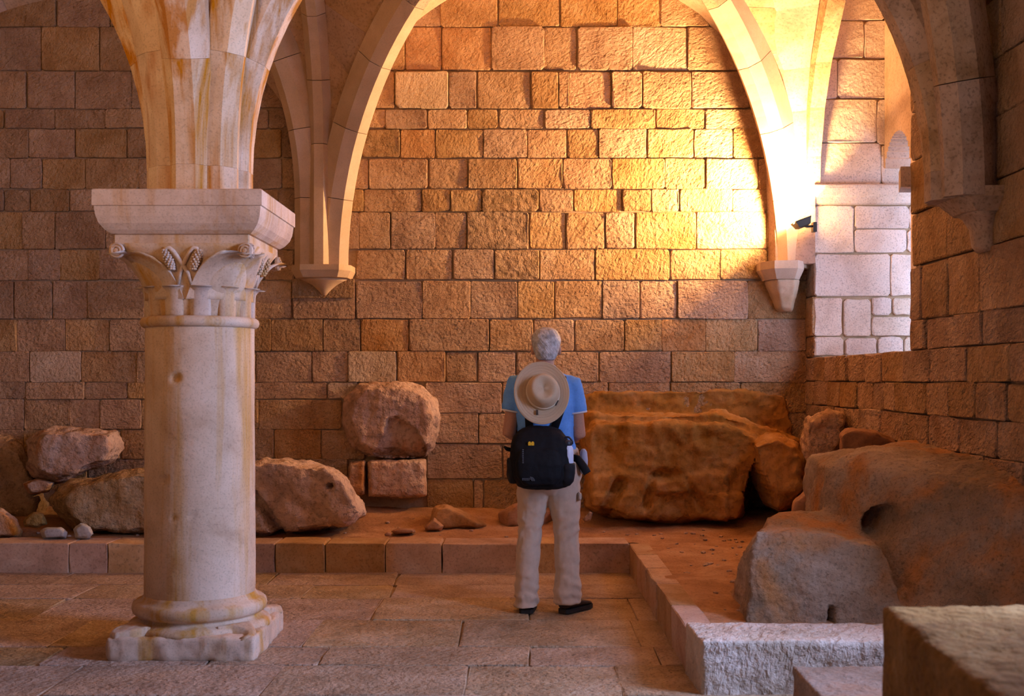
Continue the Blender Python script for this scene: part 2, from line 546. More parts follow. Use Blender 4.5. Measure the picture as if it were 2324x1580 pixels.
for y0, y1, jl, jr in COURSES:
    for js in (jl, jr):
        for x0, x1 in zip(js[:-1], js[1:]):
            mid = 0.5 * (x0 + x1)
            g = 0.0042 if 780 < mid < 1420 else 0.0022
            dz = [srnd.uniform(-1.2, 1.2) for _ in range(4)]
            dx = [srnd.uniform(-1.5, 1.5) for _ in range(2)]
            quad = [bw(x0 + dx[0], y1 + dz[0]), bw(x1 + dx[1], y1 + dz[1]), bw(x1 + dx[1], y0 + dz[2]), bw(x0 + dx[0], y0 + dz[3])]
            pr = SPECIAL.get((y0, x0), srnd.uniform(0.006, 0.024))
            add_stone(wall_back, quad, (0, -1, 0), TONE.get((y0, x0), 'ashlar'), gap=g * srnd.uniform(0.6, 1.2), proud=pr,
                      round_=0.017 if (y0, x0) in SPECIAL else 0.009, rnd_=srnd, bev=0.007, jit=0.005)

# right wall with the tall window embrasure (WY0..WY1) and a near window opening beyond the frame
WY0, WY1, SILL, WTOP = 7.30, 9.745, 1.60, 4.75
bm = bmesh.new()
xb = WX + 0.03
bbox(bm, (xb, -4.3, -0.1), (3.9, 3.30, 5.6))
bbox(bm, (xb, 3.30, -0.1), (3.9, 4.88, 1.10))
bbox(bm, (xb, 3.30, 3.35), (3.9, 4.88, 5.6))
bbox(bm, (xb, 4.88, -0.1), (3.9, WY0, 5.6))
bbox(bm, (xb, WY0, -0.1), (3.9, WY1, SILL - 0.02))
bbox(bm, (xb, WY0, WTOP), (3.9, WY1, 5.6))
bbox(bm, (xb, WY1 + 0.03, -0.1), (3.9, 10.5, 5.6))
wall_right = struct(from_bm('wall_right', bm, 'mortar'))
rz = [0.2, 0.42, 0.62, 0.80, 1.0, 1.2, 1.40, SILL, 1.785, 2.127, 2.46, 2.80, 3.10, 3.42, 3.75, 4.08, 4.4, 4.75]
rr = random.Random(21)
for z0, z1 in zip(rz[:-1], rz[1:]):
    if z0 < 0.6:
        continue
    spans = [(5.06, 10.0)] if z1 <= SILL + 0.001 else [(5.06, WY0), (WY1, 10.0)]
    for a, b in spans:
        y = a
        while y < b - 0.01:
            w = rr.uniform(0.28, 0.62) if y < 7.2 else rr.uniform(0.22, 0.5)
            y2 = min(b, y + w)
            if b - y2 < 0.18:
                y2 = b
            quad = [(WX, y2, z0), (WX, y, z0), (WX, y, z1), (WX, y2, z1)]
            quad = [V(p) + V((0, 0, rr.uniform(-.006, .006))) for p in quad]
            add_stone(wall_right, quad, (-1, 0, 0), gap=rr.uniform(0.002, 0.006), proud=rr.uniform(0.0, 0.018), rnd_=rr, round_=0.012, bev=0.008)
            y = y2

# other sides of the hall, plain, never in view
bm = bmesh.new()
bbox(bm, (-10.3, -4.3, -0.1), (-10.0, 10.1, 5.6))
struct(from_bm('wall_left', bm, 'ashlar'))
bm = bmesh.new()
bbox(bm, (-10.3, -4.3, -0.1), (-4.1, -4.0, 5.6))
bbox(bm, (-2.3, -4.3, -0.1), (3.6, -4.0, 5.6))
bbox(bm, (-4.1, -4.3, 2.8), (-2.3, -4.0, 5.6))
struct(from_bm('wall_rear', bm, 'ashlar'))

# floor of flagstones
bm = bmesh.new()
bbox(bm, (-10.2, -4.2, -0.2), (3.0, 10.2, -0.02))
floor = struct(from_bm('floor', bm, 'mortar'))
fy = [2.2, 3.0, 3.8, 4.5, 5.13, 5.68, 6.07, 6.74, 7.41, 7.90, 8.42]
fr_ = random.Random(3)
for y0, y1 in zip(fy[:-1], fy[1:]):
    x = -5.4 + fr_.uniform(-0.4, 0.2)
    while x < 2.6:
        w = fr_.uniform(0.55, 1.05)
        quad = [(x, y0, 0), (x + w, y0, 0), (x + w + fr_.uniform(-.03, .03), y1, 0), (x, y1, 0)]
        add_stone(floor, quad, (0, 0, 1), 'flag', 'flagstone', gap=0.0018, proud=fr_.uniform(-0.003, 0.002), depth=0.05, rnd_=fr_, bev=0.005, round_=0.010)
        x += w
bm = bmesh.new()
bbox(bm, (-10, -4, -0.02), (2.6, 2.2, -0.002))
link_o = from_bm('flagstone_paving', bm, 'flag', floor)

# ------------------------------------------------------------------ kerbs and earth terrace
KZ = 0.216
k1 = thing('trim_1', None, None)
del k1['label'], k1['category']
struct(k1)
kr = random.Random(8)
kj = [-330, -170, -20, 157, 244, 400, 525, 625, 738, 875, 1003, 1175, 1300, 1430]
for a, b in zip(kj[:-1], kj[1:]):
    A, B = at(a, 1300, 8.39), at(b, 1300, 8.39)
    quad = [(A.x, 8.39, -0.02), (B.x, 8.39, -0.02), (B.x, 8.39, KZ), (A.x, 8.39, KZ + kr.uniform(-.004, .004))]
    add_stone(k1, quad, (0, -1, 0), 'kerb', 'kerb_stone', proud=kr.uniform(0, .012), depth=0.3, gap=0.002, rnd_=kr, round_=0.008, bev=0.006)
k2 = bpy.data.objects.new('trim_2', None)
COL.objects.link(k2)
struct(k2)
ys = [5.56, 6.1, 6.75, 7.3, 7.85, 8.40]
for a, b in zip(ys[:-1], ys[1:]):
    quad = [(0.81, b, -0.02), (0.81, a, -0.02), (0.81, a, KZ), (0.81, b, KZ)]
    add_stone(k2, quad, (-1, 0, 0), 'kerb', 'kerb_stone', proud=kr.uniform(0, .010), depth=0.13, gap=0.002, rnd_=kr, round_=0.008, bev=0.006)


def terrain(x, y):
    z = 0.20
    z += 0.10 * max(0.0, min(1.0, (y - 8.9) / 1.0)) ** 1.3
    z += 0.018 * fract((x, y, 0.3), 2.2) + 0.008 * fract((x, y, 7.0), 9.0)
    d = min(abs(y - 8.62) if x < 1.0 else 9, 9)
    return z


bm = bmesh.new()
st = 0.045
nx, ny = int(9.0 / st), int(4.8 / st)
gv = {}
for i in range(nx + 1):
    for j in range(ny + 1):
        x, y = -6.45 + i * st, 5.35 + j * st
        if y > 8.50 or x > 0.88:
            gv[i, j] = bm.verts.new((x, y, terrain(x, y)))
for i in range(nx):
    for j in range(ny):
        k = [(i, j), (i + 1, j), (i + 1, j + 1), (i, j + 1)]
        if all(q in gv for q in k):
            bm.faces.new([gv[q] for q in k])
earth = struct(from_bm('ground_terrace', bm, 'earth', smooth=True))

# ------------------------------------------------------------------ vault: ribs and webs
GX = [-5.85, -1.71, 2.45]
GY = [10.0, 6.13, 2.26]
S0, RW, RD = 0.27, 0.25, 0.27


def rib(A, B, label, nv, name='vault_rib', s0=S0, w=RW, d=RD, dim_end=0, old_from=0.30, group=None, zs=ZS, springer=False, stilt=0.0):
    A, B = V((A[0], A[1], 0)), V((B[0], B[1], 0))
    Ld = (B - A).length
    u = (B - A).normalized()
    lat = u.cross(V((0, 0, 1)))
    R = Ld / 2 - s0
    C = (A + B) / 2 + V((0, 0, zs + stilt))
    root = thing(name, label, 'rib', (A.x, A.y, 0), group)
    prof = [(-w / 2, d), (-w / 2, 0.085), (-w / 2 + 0.012, 0.07), (-w * 0.20, 0.0), (w * 0.20, 0.0), (w / 2 - 0.012, 0.07), (w / 2, 0.085), (w / 2, d)]
    gap = (0.0006 if springer else 0.0026) / R
    if stilt:
        for sgn in (-1, 1):
            bm = bmesh.new()
            ring_loft(bm, [[V((C.x, C.y, 0)) + u * sgn * (R + r) + lat * l + V((0, 0, z)) - root.location for l, r in prof] for z in (zs - 0.002, zs + stilt - (0.0004 if springer else 0.003))])
            from_bm('stilt_block', bm, 'springer' if (springer and sgn < 0) else ('rib_old_and_shaded' if dim_end else 'rib'), root)
    for k in range(nv):
        a0, a1 = PI * k / nv + gap, PI * (k + 1) / nv - gap
        rings = []
        for s in range(5):
            a = a0 + (a1 - a0) * s / 4
            rad = -u * math.cos(a) + V((0, 0, math.sin(a)))
            rings.append([C + rad * (R + r) + lat * l - root.location for l, r in prof])
        bm = bmesh.new()
        ring_loft(bm, rings)
        fr = (k + 0.5) / nv
        old_or_dim = old_from < fr < 1 - old_from or (dim_end > 0 and fr > 0.6) or (dim_end < 0 and fr < 0.4)  # dim_end: darker stone paints in the shade near the right wall corbel
        o = from_bm('voussoir', bm, 'rib_old_and_shaded' if old_or_dim else 'rib', root)
        if springer and (fr < 0.26):
            o.data.materials[0] = M['springer']
    return root


cN = (GX[1], GY[0])         # corbel on the back wall
cR = (GX[2], GY[0])         # corner corbel
cC = (GX[1], GY[1])         # column
cW = (GX[2], GY[1])         # corbel on the right wall
cNN = (GX[1], GY[2])
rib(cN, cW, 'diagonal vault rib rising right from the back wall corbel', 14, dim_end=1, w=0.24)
rib(cR, cC, 'brightly lit diagonal vault rib rising from the corner corbel beside the floodlight', 14)
rib(cN, cC, 'middle of three ribs on the back wall corbel, rising toward the column', 10, stilt=1.05, w=0.20)
rib(cN, (GX[0], GY[1]), 'left-leaning vault rib rising from the back wall corbel behind the column', 14, stilt=0.6, w=0.22)
rib(cC, cW, 'transverse vault rib springing from the column toward the right wall', 10, dim_end=1, springer=True, stilt=0.15)
rib(cC, (GX[0], GY[1]), 'transverse vault rib springing left from the column capital', 10, springer=True, stilt=0.15)
rib(cC, cNN, 'transverse vault rib springing from the column toward the viewer', 10, springer=True, stilt=0.15)
rib(cC, (GX[2], GY[2]), 'diagonal vault rib springing right and forward from the column', 14, springer=True, stilt=0.15)
rib(cC, (GX[0], GY[2]), 'diagonal vault rib springing left and forward from the column', 14, springer=True, stilt=0.15)
rib(cC, (GX[0], GY[0]), 'diagonal vault rib springing from the column back toward the dark left bay', 14, springer=True, stilt=0.6)
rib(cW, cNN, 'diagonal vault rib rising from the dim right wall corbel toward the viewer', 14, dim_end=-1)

ceiling = bpy.data.objects.new('ceiling', None)
COL.objects.link(ceiling)
struct(ceiling)
E = 0.12


def arc_z(s, Ls, stilt, e):
    R = Ls / 2 - e
    return ZS + stilt + math.sqrt(max(0.0, R * R - (s - Ls / 2) ** 2))


def cell(A, B, C, side, diag=0.0, join=False, n=18):
    """web of one vault cell between the side arch A-B and the two half diagonals meeting over C"""
    stilt, e0 = side
    A, B, C = V((A[0], A[1], 0)), V((B[0], B[1], 0)), V((C[0], C[1], 0))
    Ls = (B - A).length
    u = (B - A).normalized()
    Ld = 2 * (C - A).length
    Rd = Ld / 2 - E

    def pq(s):
        P = A + u * s
        P.z = arc_z(s, Ls, stilt, e0)
        t = s / (Ls / 2)
        Q = A.lerp(C, t) if t <= 1 else B.lerp(C, 2 - t)
        sd = t * Ld / 2 if t <= 1 else (2 - t) * Ld / 2
        Q.z = ZS + diag + math.sqrt(max(0.0, Rd * Rd - (sd - Ld / 2) ** 2))
        return P, Q
    jb = bmesh.new() if join else None
    for k in range(n):
        bm = jb if join else bmesh.new()
        lo, hi = [], []
        for q in range(4):
            th = PI * (k + 0.004 + 0.992 * q / 3) / n
            s = Ls / 2 - (Ls / 2 - e0) * math.cos(th)
            P, Q = pq(s)
            row = [P.lerp(Q, f) for f in (0, 0.33, 0.67, 1.0)]
            lo.append(row)
            hi.append([p + V((0, 0, 0.14)) for p in row])
        grid = lambda g: [[bm.verts.new(p) for p in r] for r in g]
        a, b = grid(lo), grid(hi)
        for g in (a, b):
            for i in range(3):
                for j in range(3):
                    bm.faces.new((g[i][j], g[i][j + 1], g[i + 1][j + 1], g[i + 1][j]))
        edge = lambda g: [g[0][j] for j in range(4)] + [g[i][3] for i in range(1, 4)] + [g[3][j] for j in (2, 1, 0)] + [g[i][0] for i in (2, 1)]
        ea, eb = edge(a), edge(b)
        for i in range(len(ea)):
            j = (i + 1) % len(ea)
            bm.faces.new((ea[i], ea[j], eb[j], eb[i]))
        if not join:
            from_bm('web_course', bm, 'web', ceiling)
    if join:
        from_bm('web_panel', jb, 'web', ceiling)


def bay(x0, x1, y0, y1, back, front, left, right, diag, join):
    C = ((x0 + x1) / 2, (y0 + y1) / 2)
    cell((x0, y1), (x1, y1), C, back, diag, join)
    cell((x0, y0), (x1, y0), C, front, diag, join)
    cell((x0, y0), (x0, y1), C, left, diag, join)
    cell((x1, y0), (x1, y1), C, right, diag, join)


WALL_ARC, TALL, LOW = (0.6, 0.06), (1.05, E), (0.15, E)
bay(GX[1], GX[2], GY[1], GY[0], WALL_ARC, LOW, TALL, WALL_ARC, 0.0, False)
bay(GX[0], GX[1], GY[1], GY[0], (0.36, 0.06), LOW, LOW, TALL, 0.6, False)
bay(GX[1], GX[2], GY[2], GY[1], LOW, LOW, LOW, WALL_ARC, 0.1, True)
bay(GX[0], GX[1], GY[2], GY[1], LOW, LOW, LOW, LOW, 0.1, True)
bm = bmesh.new()
bbox(bm, (-10.3, -4.3, 5.6), (3.9, 10.5, 5.8))
from_bm('ceiling_slab', bm, 'web', ceiling)

# ------------------------------------------------------------------ window embrasure in the right wall
window = bpy.data.objects.new('window_1', None)
COL.objects.link(window)
struct(window)


def rv(px, py):
    return at(px, py, WY1)


bm = bmesh.new()
bbox(bm, (WX + 0.03, WY1 + 0.02, SILL), (3.95, WY1 + 0.028, WTOP))
from_bm('jamb_backing', bm, 'mortar', window)
JST = [
    (1847, 1939, 467, 574), (1939, 2064, 467, 519), (1939, 2058, 521, 573), (2058, 2105, 521, 573), (2064, 2110, 467, 519), (2105, 2190, 467, 573),
    (1847, 2021, 576, 673), (2021, 2110, 576, 673), (2110, 2200, 576, 673),
    (1847, 1912, 676, 763), (1914, 1976, 678, 764), (1978, 2024, 676, 716), (2026, 2070, 676, 716), (1978, 2070, 719, 763), (2072, 2200, 676, 763),
    (1847, 1915, 765, 808), (1917, 1990, 767, 808), (1992, 2050, 765, 808), (2052, 2200, 765, 808),
    (1847, 2000, 325, 420), (2000, 2100, 330, 420), (2100, 2200, 330, 420), (1847, 1990, 226, 323), (1990, 2200, 226, 328), (1847, 1900, 134, 224), (1900, 2040, 134, 224), (2040, 2200, 134, 224),
    (1847, 1960, 48, 132), (1960, 2200, 48, 132), (1847, 2010, -45, 46), (2010, 2200, -45, 46), (1847, 2200, -120, -47)]
jr_ = random.Random(4)
for a, b, y0, y1 in JST:
    quad = [rv(a, y1), rv(b, y1), rv(b, y0), rv(a, y0)]
    add_stone(window, quad, (0, -1, 0), 'jamb', 'jamb_stone', proud=jr_.uniform(0.002, 0.012), depth=0.02, gap=0.003, rnd_=jr_, round_=0.014, jit=0.010, bev=0.007)
# moulded ledge at springing height of the embrasure
bm = bmesh.new()
p0, p1 = rv(1847, 465), rv(2190, 420)
prof = [(0.0, p0.z), (-0.03, p0.z + 0.01), (-0.035, p0.z + 0.06), (-0.055, p0.z + 0.075), (-0.07, p0.z + 0.13), (-0.07, p1.z - 0.012), (-0.06, p1.z), (0.02, p1.z)]
ring_loft(bm, [[V((x, WY1 + dy, z)) for dy, z in prof] for x in (WX - 0.01, 3.95)])
from_bm('ledge_moulding', bm, 'jamb', window)
# outer wall of the embrasure with two round-headed lights
bm = bmesh.new()
y = WY0
stp = 0.035
while y < WY1 - 1e-4:
    y2 = min(WY1, y + stp)
    ym = (y + y2) / 2
    top = None
    for c, hw, zs_ in ((9.42, 0.325, 3.10), (8.2, 0.70, 2.75)):
        if abs(ym - c) < hw:
            top = zs_ + math.sqrt(hw * hw - (ym - c) ** 2) * (1.1 if hw < 0.5 else 0.8)
    if top is None:
        bbox(bm, (3.10, y, SILL - 0.1), (3.34, y2, WTOP))
    else:
        bbox(bm, (3.10, y, top), (3.34, y2, WTOP))
    y = y2
bmesh.ops.remove_doubles(bm, verts=bm.verts, dist=0.0001)
from_bm('tympanum', bm, 'web', window)
bm = bmesh.new()
bbox(bm, (WX + 0.005, WY0 - 0.3, SILL - 0.12), (3.95, WY1 + 0.02, SILL))
from_bm('sill', bm, 'jamb', window)
bm = bmesh.new()
bbox(bm, (WX + 0.02, WY0 - 0.02, SILL), (3.95, WY0, WTOP))
from_bm('near_jamb', bm, 'jamb', window)
bm = bmesh.new()
pts = []
for x in (2.42, 2.75):
    for yy in (7.28, 7.5):
        for z in (2.64, 2.77):
            pts.append((x + (0.06 if (yy > 7.4 and x < 2.5) else 0), yy, z))
hull(bm, pts)
from_bm('impost_block', bm, 'jamb', window)

# ------------------------------------------------------------------ corbels
def slab_from(poly, z0, z1, inset_bottom, c):
    bm = bmesh.new()
    top = [V((x, y, z1)) for x, y in poly]
    mid = [V((x, y, z1 - (z1 - z0) * 0.45)) for x, y in poly]
    bot = [V((x + (c[0] - x) * inset_bottom, y + (c[1] - y) * inset_bottom, z0)) for x, y in poly]
    ring_loft(bm, [bot, mid, top])
    return bm


root = thing('rib_corbel', 'pale carved stone corbel on back wall under three vault ribs', 'corbel', (GX[1], 10.0, 2.1))
loc = root.location.copy()


def local(bm, loc):
    bmesh.ops.translate(bm, verts=bm.verts, vec=-V(loc))
    return bm


poly = [(-1.955, 10.03), (-1.955, 9.80), (-1.86, 9.68), (-1.53, 9.68), (-1.445, 9.78), (-1.435, 10.03)]
from_bm('abacus', local(slab_from(poly, 2.285, 2.39, 0.12, (-1.70, 10.0)), loc), 'rib', root)
bm = bmesh.new()
lathe(bm, [(0.012, 2.135), (0.03, 2.15), (0.05, 2.18), (0.075, 2.205), (0.11, 2.235), (0.165, 2.265), (0.215, 2.288)], (-1.70, 9.985), 20, PI, 2 * PI)
from_bm('bell', local(bm, loc), 'rib', root, True)
bm = bmesh.new()
bbox(bm, (-1.98, 9.962, 2.125), (-1.445, 10.03, 2.29))
from_bm('backing_block', local(bm, loc), 'ashlar', root)

root = thing('rib_corbel', 'corbel in the far right corner below the floodlight', 'corbel', (2.4, 10.0, 2.0))
loc = root.location.copy()
poly = [(2.06, 10.03), (2.06, 9.82), (2.15, 9.67), (2.34, 9.64), (2.42, 9.76), (2.44, 10.03)]
from_bm('abacus', local(slab_from(poly, 2.27, 2.42, 0.22, (2.30, 10.0)), loc), 'rib', root)
bm = bmesh.new()
c = V((2.34, 10.02))
rings = []
for z, k in ((2.00, 0.30), (2.03, 0.40), (2.10, 0.50), (2.20, 0.68), (2.27, 0.76)):
    rings.append([V((c.x + (x - c.x) * k, c.y + (y - c.y) * k, z)) for x, y in poly])
ring_loft(bm, rings)
me = remesh(local(bm, loc), 0.012, 2, 0.006, 9)
link('pendant', me, 'rib', root, True)

root = thing('rib_corbel', 'dim pendant corbel on the right wall in the shade', 'corbel', (2.5, GY[1], 2.1))
loc = root.location.copy()
poly = [(2.53, 5.90), (2.33, 5.92), (2.27, 6.02), (2.27, 6.24), (2.33, 6.34), (2.53, 6.36)]
from_bm('abacus', local(slab_from(poly, 2.30, 2.42, 0.3, (2.5, GY[1])), loc), 'rib_old_and_shaded', root)
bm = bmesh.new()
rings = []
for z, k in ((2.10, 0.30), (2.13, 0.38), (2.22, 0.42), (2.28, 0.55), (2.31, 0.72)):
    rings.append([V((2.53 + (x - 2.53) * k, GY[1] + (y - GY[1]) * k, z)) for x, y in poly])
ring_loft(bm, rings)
from_bm('pendant', local(bm, loc), 'rib_old_and_shaded', root, True)

# solid masonry filling the corner behind the lit rib
bm = bmesh.new()
ring_loft(bm, [[V((2.16 - k, 10.03, z)), V((2.20 - k, 9.86 - k, z)), V((2.50, ye, z)), V((2.53, 10.03, z))] for z, k, ye in ((2.40, 0, 9.70), (2.9, .01, 9.70), (3.3, .03, 9.69), (3.68, .08, 9.60), (4.0, .18, 9.42), (4.4, .40, 9.03), (4.75, .75, 8.55))])
from_bm('corner_springer', bm, 'web', wall_right)
bm = bmesh.new()
ring_loft(bm, [[V((2.44 - w * .5, ye, z)), V((2.44 - w * .3, ye - w, z)), V((2.54, ye - w, z)), V((2.54, ye, z))] for z, w, ye in ((3.05, .015, 9.71), (3.3, .03, 9.70), (3.68, .07, 9.61), (4.0, .10, 9.43), (4.4, .14, 9.04), (4.75, .16, 8.56))])
from_bm('wall_rib', bm, 'rib_old_and_shaded', wall_right)

# ------------------------------------------------------------------ column
CXc, CYc = GX[1], GY[1]
colm = thing('stone_column', 'thick round stone column with carved leaf capital and square plinth', 'column', (CXc, CYc, 0))


def cpart(name, bm, m='dressed', parent=None, smooth=False):
    return from_bm(name, bm, m, parent or colm, smooth)


# plinth with worn edges
bm = bmesh.new()
bbox(bm, (-0.375, -0.375, -0.01), (0.375, 0.375, 0.118))
me = remesh(bm, 0.016, 3, 0.012, 7)
link('plinth', me, 'dressed', colm, True)
# lower moulding, corner spurs
bm = bmesh.new()
lathe(bm, [(0.37, 0.10), (0.372, 0.125), (0.36, 0.142), (0.335, 0.152), (0.318, 0.160), (0.312, 0.172), (0.318, 0.178), (0.33, 0.182), (0.345, 0.196), (0.350, 0.218),
           (0.345, 0.240), (0.33, 0.252), (0.305, 0.258), (0.295, 0.272), (0.288, 0.285)], n=64)
cpart('base_moulding', bm, smooth=True)
for sx, sy in ((-1, -1), (1, -1), (1, 1), (-1, 1)):
    bm = bmesh.new()
    d = V((sx, sy)).normalized()
    nrm = V((-d.y, d.x))
    pts = []
    broken = (sx, sy) == (1, -1)
    for t, hw, z in ((0.33, 0.10, 0.165), (0.42, 0.085, 0.155 if not broken else 0.135), (0.50, 0.03, 0.14 if not broken else 0.122)):
        for s in (-1, 1):
            q = d * t + nrm * hw * s
            pts += [(q.x, q.y, 0.10), (q.x * 0.985, q.y * 0.985, z)]
    hull(bm, pts)
    me = remesh(bm, 0.010, 3, 0.006, 12)
    if broken:
        for v in me.vertices:
            p = v.co
            dd = math.hypot((p.x - 0.25) / 0.085, (p.y + 0.33) / 0.07)
            if dd < 1 and p.z > 0.11:
                p.z -= 0.05 * (1 - dd)
                p.y += 0.03 * (1 - dd)
    link('corner_spur', me, 'dressed', colm, True)
# shaft with dents
bm = bmesh.new()
ns, nz = 96, 110
rings = []
dents = [(401, 858, 0.028, 0.026), (370, 1090, 0.026, 0.024), (396, 1175, 0.016, 0.010), (440, 1170, 0.014, 0.010), (418, 700, 0.012, 0.004)]
for j in range(nz + 1):
    z = 0.275 + (1.70 - 0.275) * j / nz
    r0 = 0.288 - 0.006 * j / nz
    ring = []
    for i in range(ns):
        a = 2 * PI * i / ns
        p = V((r0 * math.cos(a), r0 * math.sin(a), z))
        r = r0 + 0.0025 * fract(p, 3.0) + 0.0012 * fract(p, 14)
        for px, py, rad, dep in dents:
            q = at(px, py, 5.87)
            dd = (V((p.x + CXc, p.z)) - V((q.x, q.z))).length / rad
            if dd < 1 and p.y < 0:
                r -= dep * (1 - dd * dd)
        ring.append(V((r * math.cos(a), r * math.sin(a), z)))
    rings.append(ring)
ring_loft(bm, rings)
cpart('shaft', bm, smooth=True)
bm = bmesh.new()
lathe(bm, [(0.27, 1.688), (0.292, 1.690), (0.304, 1.700), (0.309, 1.716), (0.304, 1.733), (0.292, 1.743), (0.27, 1.746)], n=64)
cpart('necking_ring', bm, smooth=True)
# capital bell: circle to square
bm = bmesh.new()
rings = []
for j in range(15):
    t = j / 14
    z = 1.74 + t * (2.105 - 1.74)
    rad = 0.262 + 0.02 * t + 0.075 * t ** 2.6
    pw = 2.0 + 5.0 * t ** 2.5
    ring = []
    for i in range(64):
        a = 2 * PI * (i + 0.5) / 64
        c, s = math.cos(a), math.sin(a)
        ring.append(V((rad * math.copysign(abs(c) ** (2 / pw), c), rad * math.copysign(abs(s) ** (2 / pw), s), z)))
    rings.append(ring)
ring_loft(bm, rings)
cap_o = cpart('capital_bell', bm, smooth=True)
bm = bmesh.new()
bbox(bm, (-0.342, -0.342, 2.095), (0.342, 0.342, 2.152))
bmesh.ops.bevel(bm, geom=bm.edges[:], offset=0.006, segments=1, affect='EDGES')
cpart('capital_fillet', bm)
# abacus
bm = bmesh.new()
prof = [(0.335, 2.150), (0.352, 2.152), (0.375, 2.170), (0.398, 2.200), (0.410, 2.235), (0.415, 2.270), (0.416, 2.284), (0.424, 2.286), (0.424, 2.362), (0.418, 2.368)]
ring_loft(bm, [[V((r * sx, r * sy, z)) for sx, sy in ((-1, -1), (1, -1), (1, 1), (-1, 1))] for r, z in prof])
bmesh.ops.recalc_face_normals(bm, faces=bm.faces)
ab = cpart('abacus', bm)


def leaf(name, ang, z0, z1, w0, w1, r0, r1, curl, parent, square=False, arch=0.0):
    """curved leaf standing on the bell: a thick curling sheet"""
    bm = bmesh.new()
    nu, nv = 9, 12
    fr_, bk = [], []
    if arch:
        nu = 17
    for j in range(nv + 1):
        t = j / nv
        rowf, rowb = [], []
        for i in range(nu):
            s = -1 + 2 * i / (nu - 1)
            if arch:                                  # broad leaf: full height at the corner, falling to nothing at mid face
                tau = t * (1 - abs(s) ** 2.6)
                z = z0 + (z1 - z0) * tau
                r = r0 + 0.012 + (r1 - r0) * tau ** 2.2 * (1 - 0.25 * abs(s))
                if tau > 0.8:
                    k = (tau - 0.8) / 0.2
                    r += curl * k * k
                    z -= 0.035 * k * k * max(0, 1 - (s / 0.4) ** 2)
                aa = ang + s * w1
            else:
                z = z0 + (z1 - z0) * min(t, 0.92) / 0.92
                if t > 0.92:
                    z = z1 - (t - 0.92) * 0.25 * (z1 - z0)
                r = r0 + (r1 - r0) * t ** 2.4 + curl * max(0, (t - 0.72) / 0.28) ** 2
                w = w0 + (w1 - w0) * math.sin(min(1, t * 1.05) * PI / 2) ** 1.5
                if t > 0.85:
                    w *= 1 - 0.30 * ((t - 0.85) / 0.15) ** 2
                r += 0.010 * (1 - s * s) - 0.008 * (abs(s) > 0.8) - 0.016 * abs(s) ** 3 * t
                aa = ang + s * w
            rowf.append(V((r * math.cos(aa), r * math.sin(aa), z)))
            rowb.append(V(((r - 0.035) * math.cos(aa), (r - 0.035) * math.sin(aa), z - 0.004)))
        fr_.append(rowf)
        bk.append(rowb)
    a = [[bm.verts.new(p) for p in r] for r in fr_]
    b = [[bm.verts.new(p) for p in r] for r in bk]
    for g in (a, b):
        for j in range(nv):
            for i in range(nu - 1):
                bm.faces.new((g[j][i], g[j][i + 1], g[j + 1][i + 1], g[j + 1][i]))
    ed = lambda g: g[0] + [g[j][-1] for j in range(1, nv + 1)] + g[-1][-2::-1] + [g[j][0] for j in range(nv - 1, 0, -1)]
    ea, eb = ed(a), ed(b)
    for i in range(len(ea)):
        k = (i + 1) % len(ea)
        bm.faces.new((ea[i], ea[k], eb[k], eb[i]))
    return cpart(name, bm, 'dressed', parent, True)


for k in range(12):                                   # low row of short leaves
    leaf('short_leaf', -PI / 2 + 2 * PI * (k + 0.5) / 12 + 0.02, 1.742, 1.898, 0.19, 0.232, 0.276, 0.284, 0.048, colm)
for k in range(4):                                    # four tall corner leaves
    leaf('corner_leaf', -PI / 4 + PI / 2 * k, 1.83, 2.085, 0.42, 0.765, 0.272, 0.465, 0.045, colm, arch=0.15)
for sx in (-1, 1):                                    # scrolls at the corners, on the front and on the right face
    for face in range(4):
        bm = bmesh.new()
        c = V((sx * 0.325, -0.348, 2.068))
        lathe(bm, [(0.038, 0.0), (0.040, 0.012), (0.036, 0.022), (0.032, 0.022), (0.030, 0.016), (0.026, 0.016), (0.024, 0.026), (0.018, 0.026), (0.016, 0.019), (0.012, 0.019), (0.010, 0.028), (0.001, 0.029)], n=24)
        bmesh.ops.rotate(bm, verts=bm.verts, cent=(0, 0, 0), matrix=Matrix.Rotation(PI / 2, 3, 'X'))
        bmesh.ops.translate(bm, verts=bm.verts, vec=c + V((0, 0.012, 0)))
        bmesh.ops.rotate(bm, verts=bm.verts, cent=(0, 0, 0), matrix=Matrix.Rotation(PI / 2 * face, 3, 'Z'))
        cpart('volute', bm, 'dressed', colm)
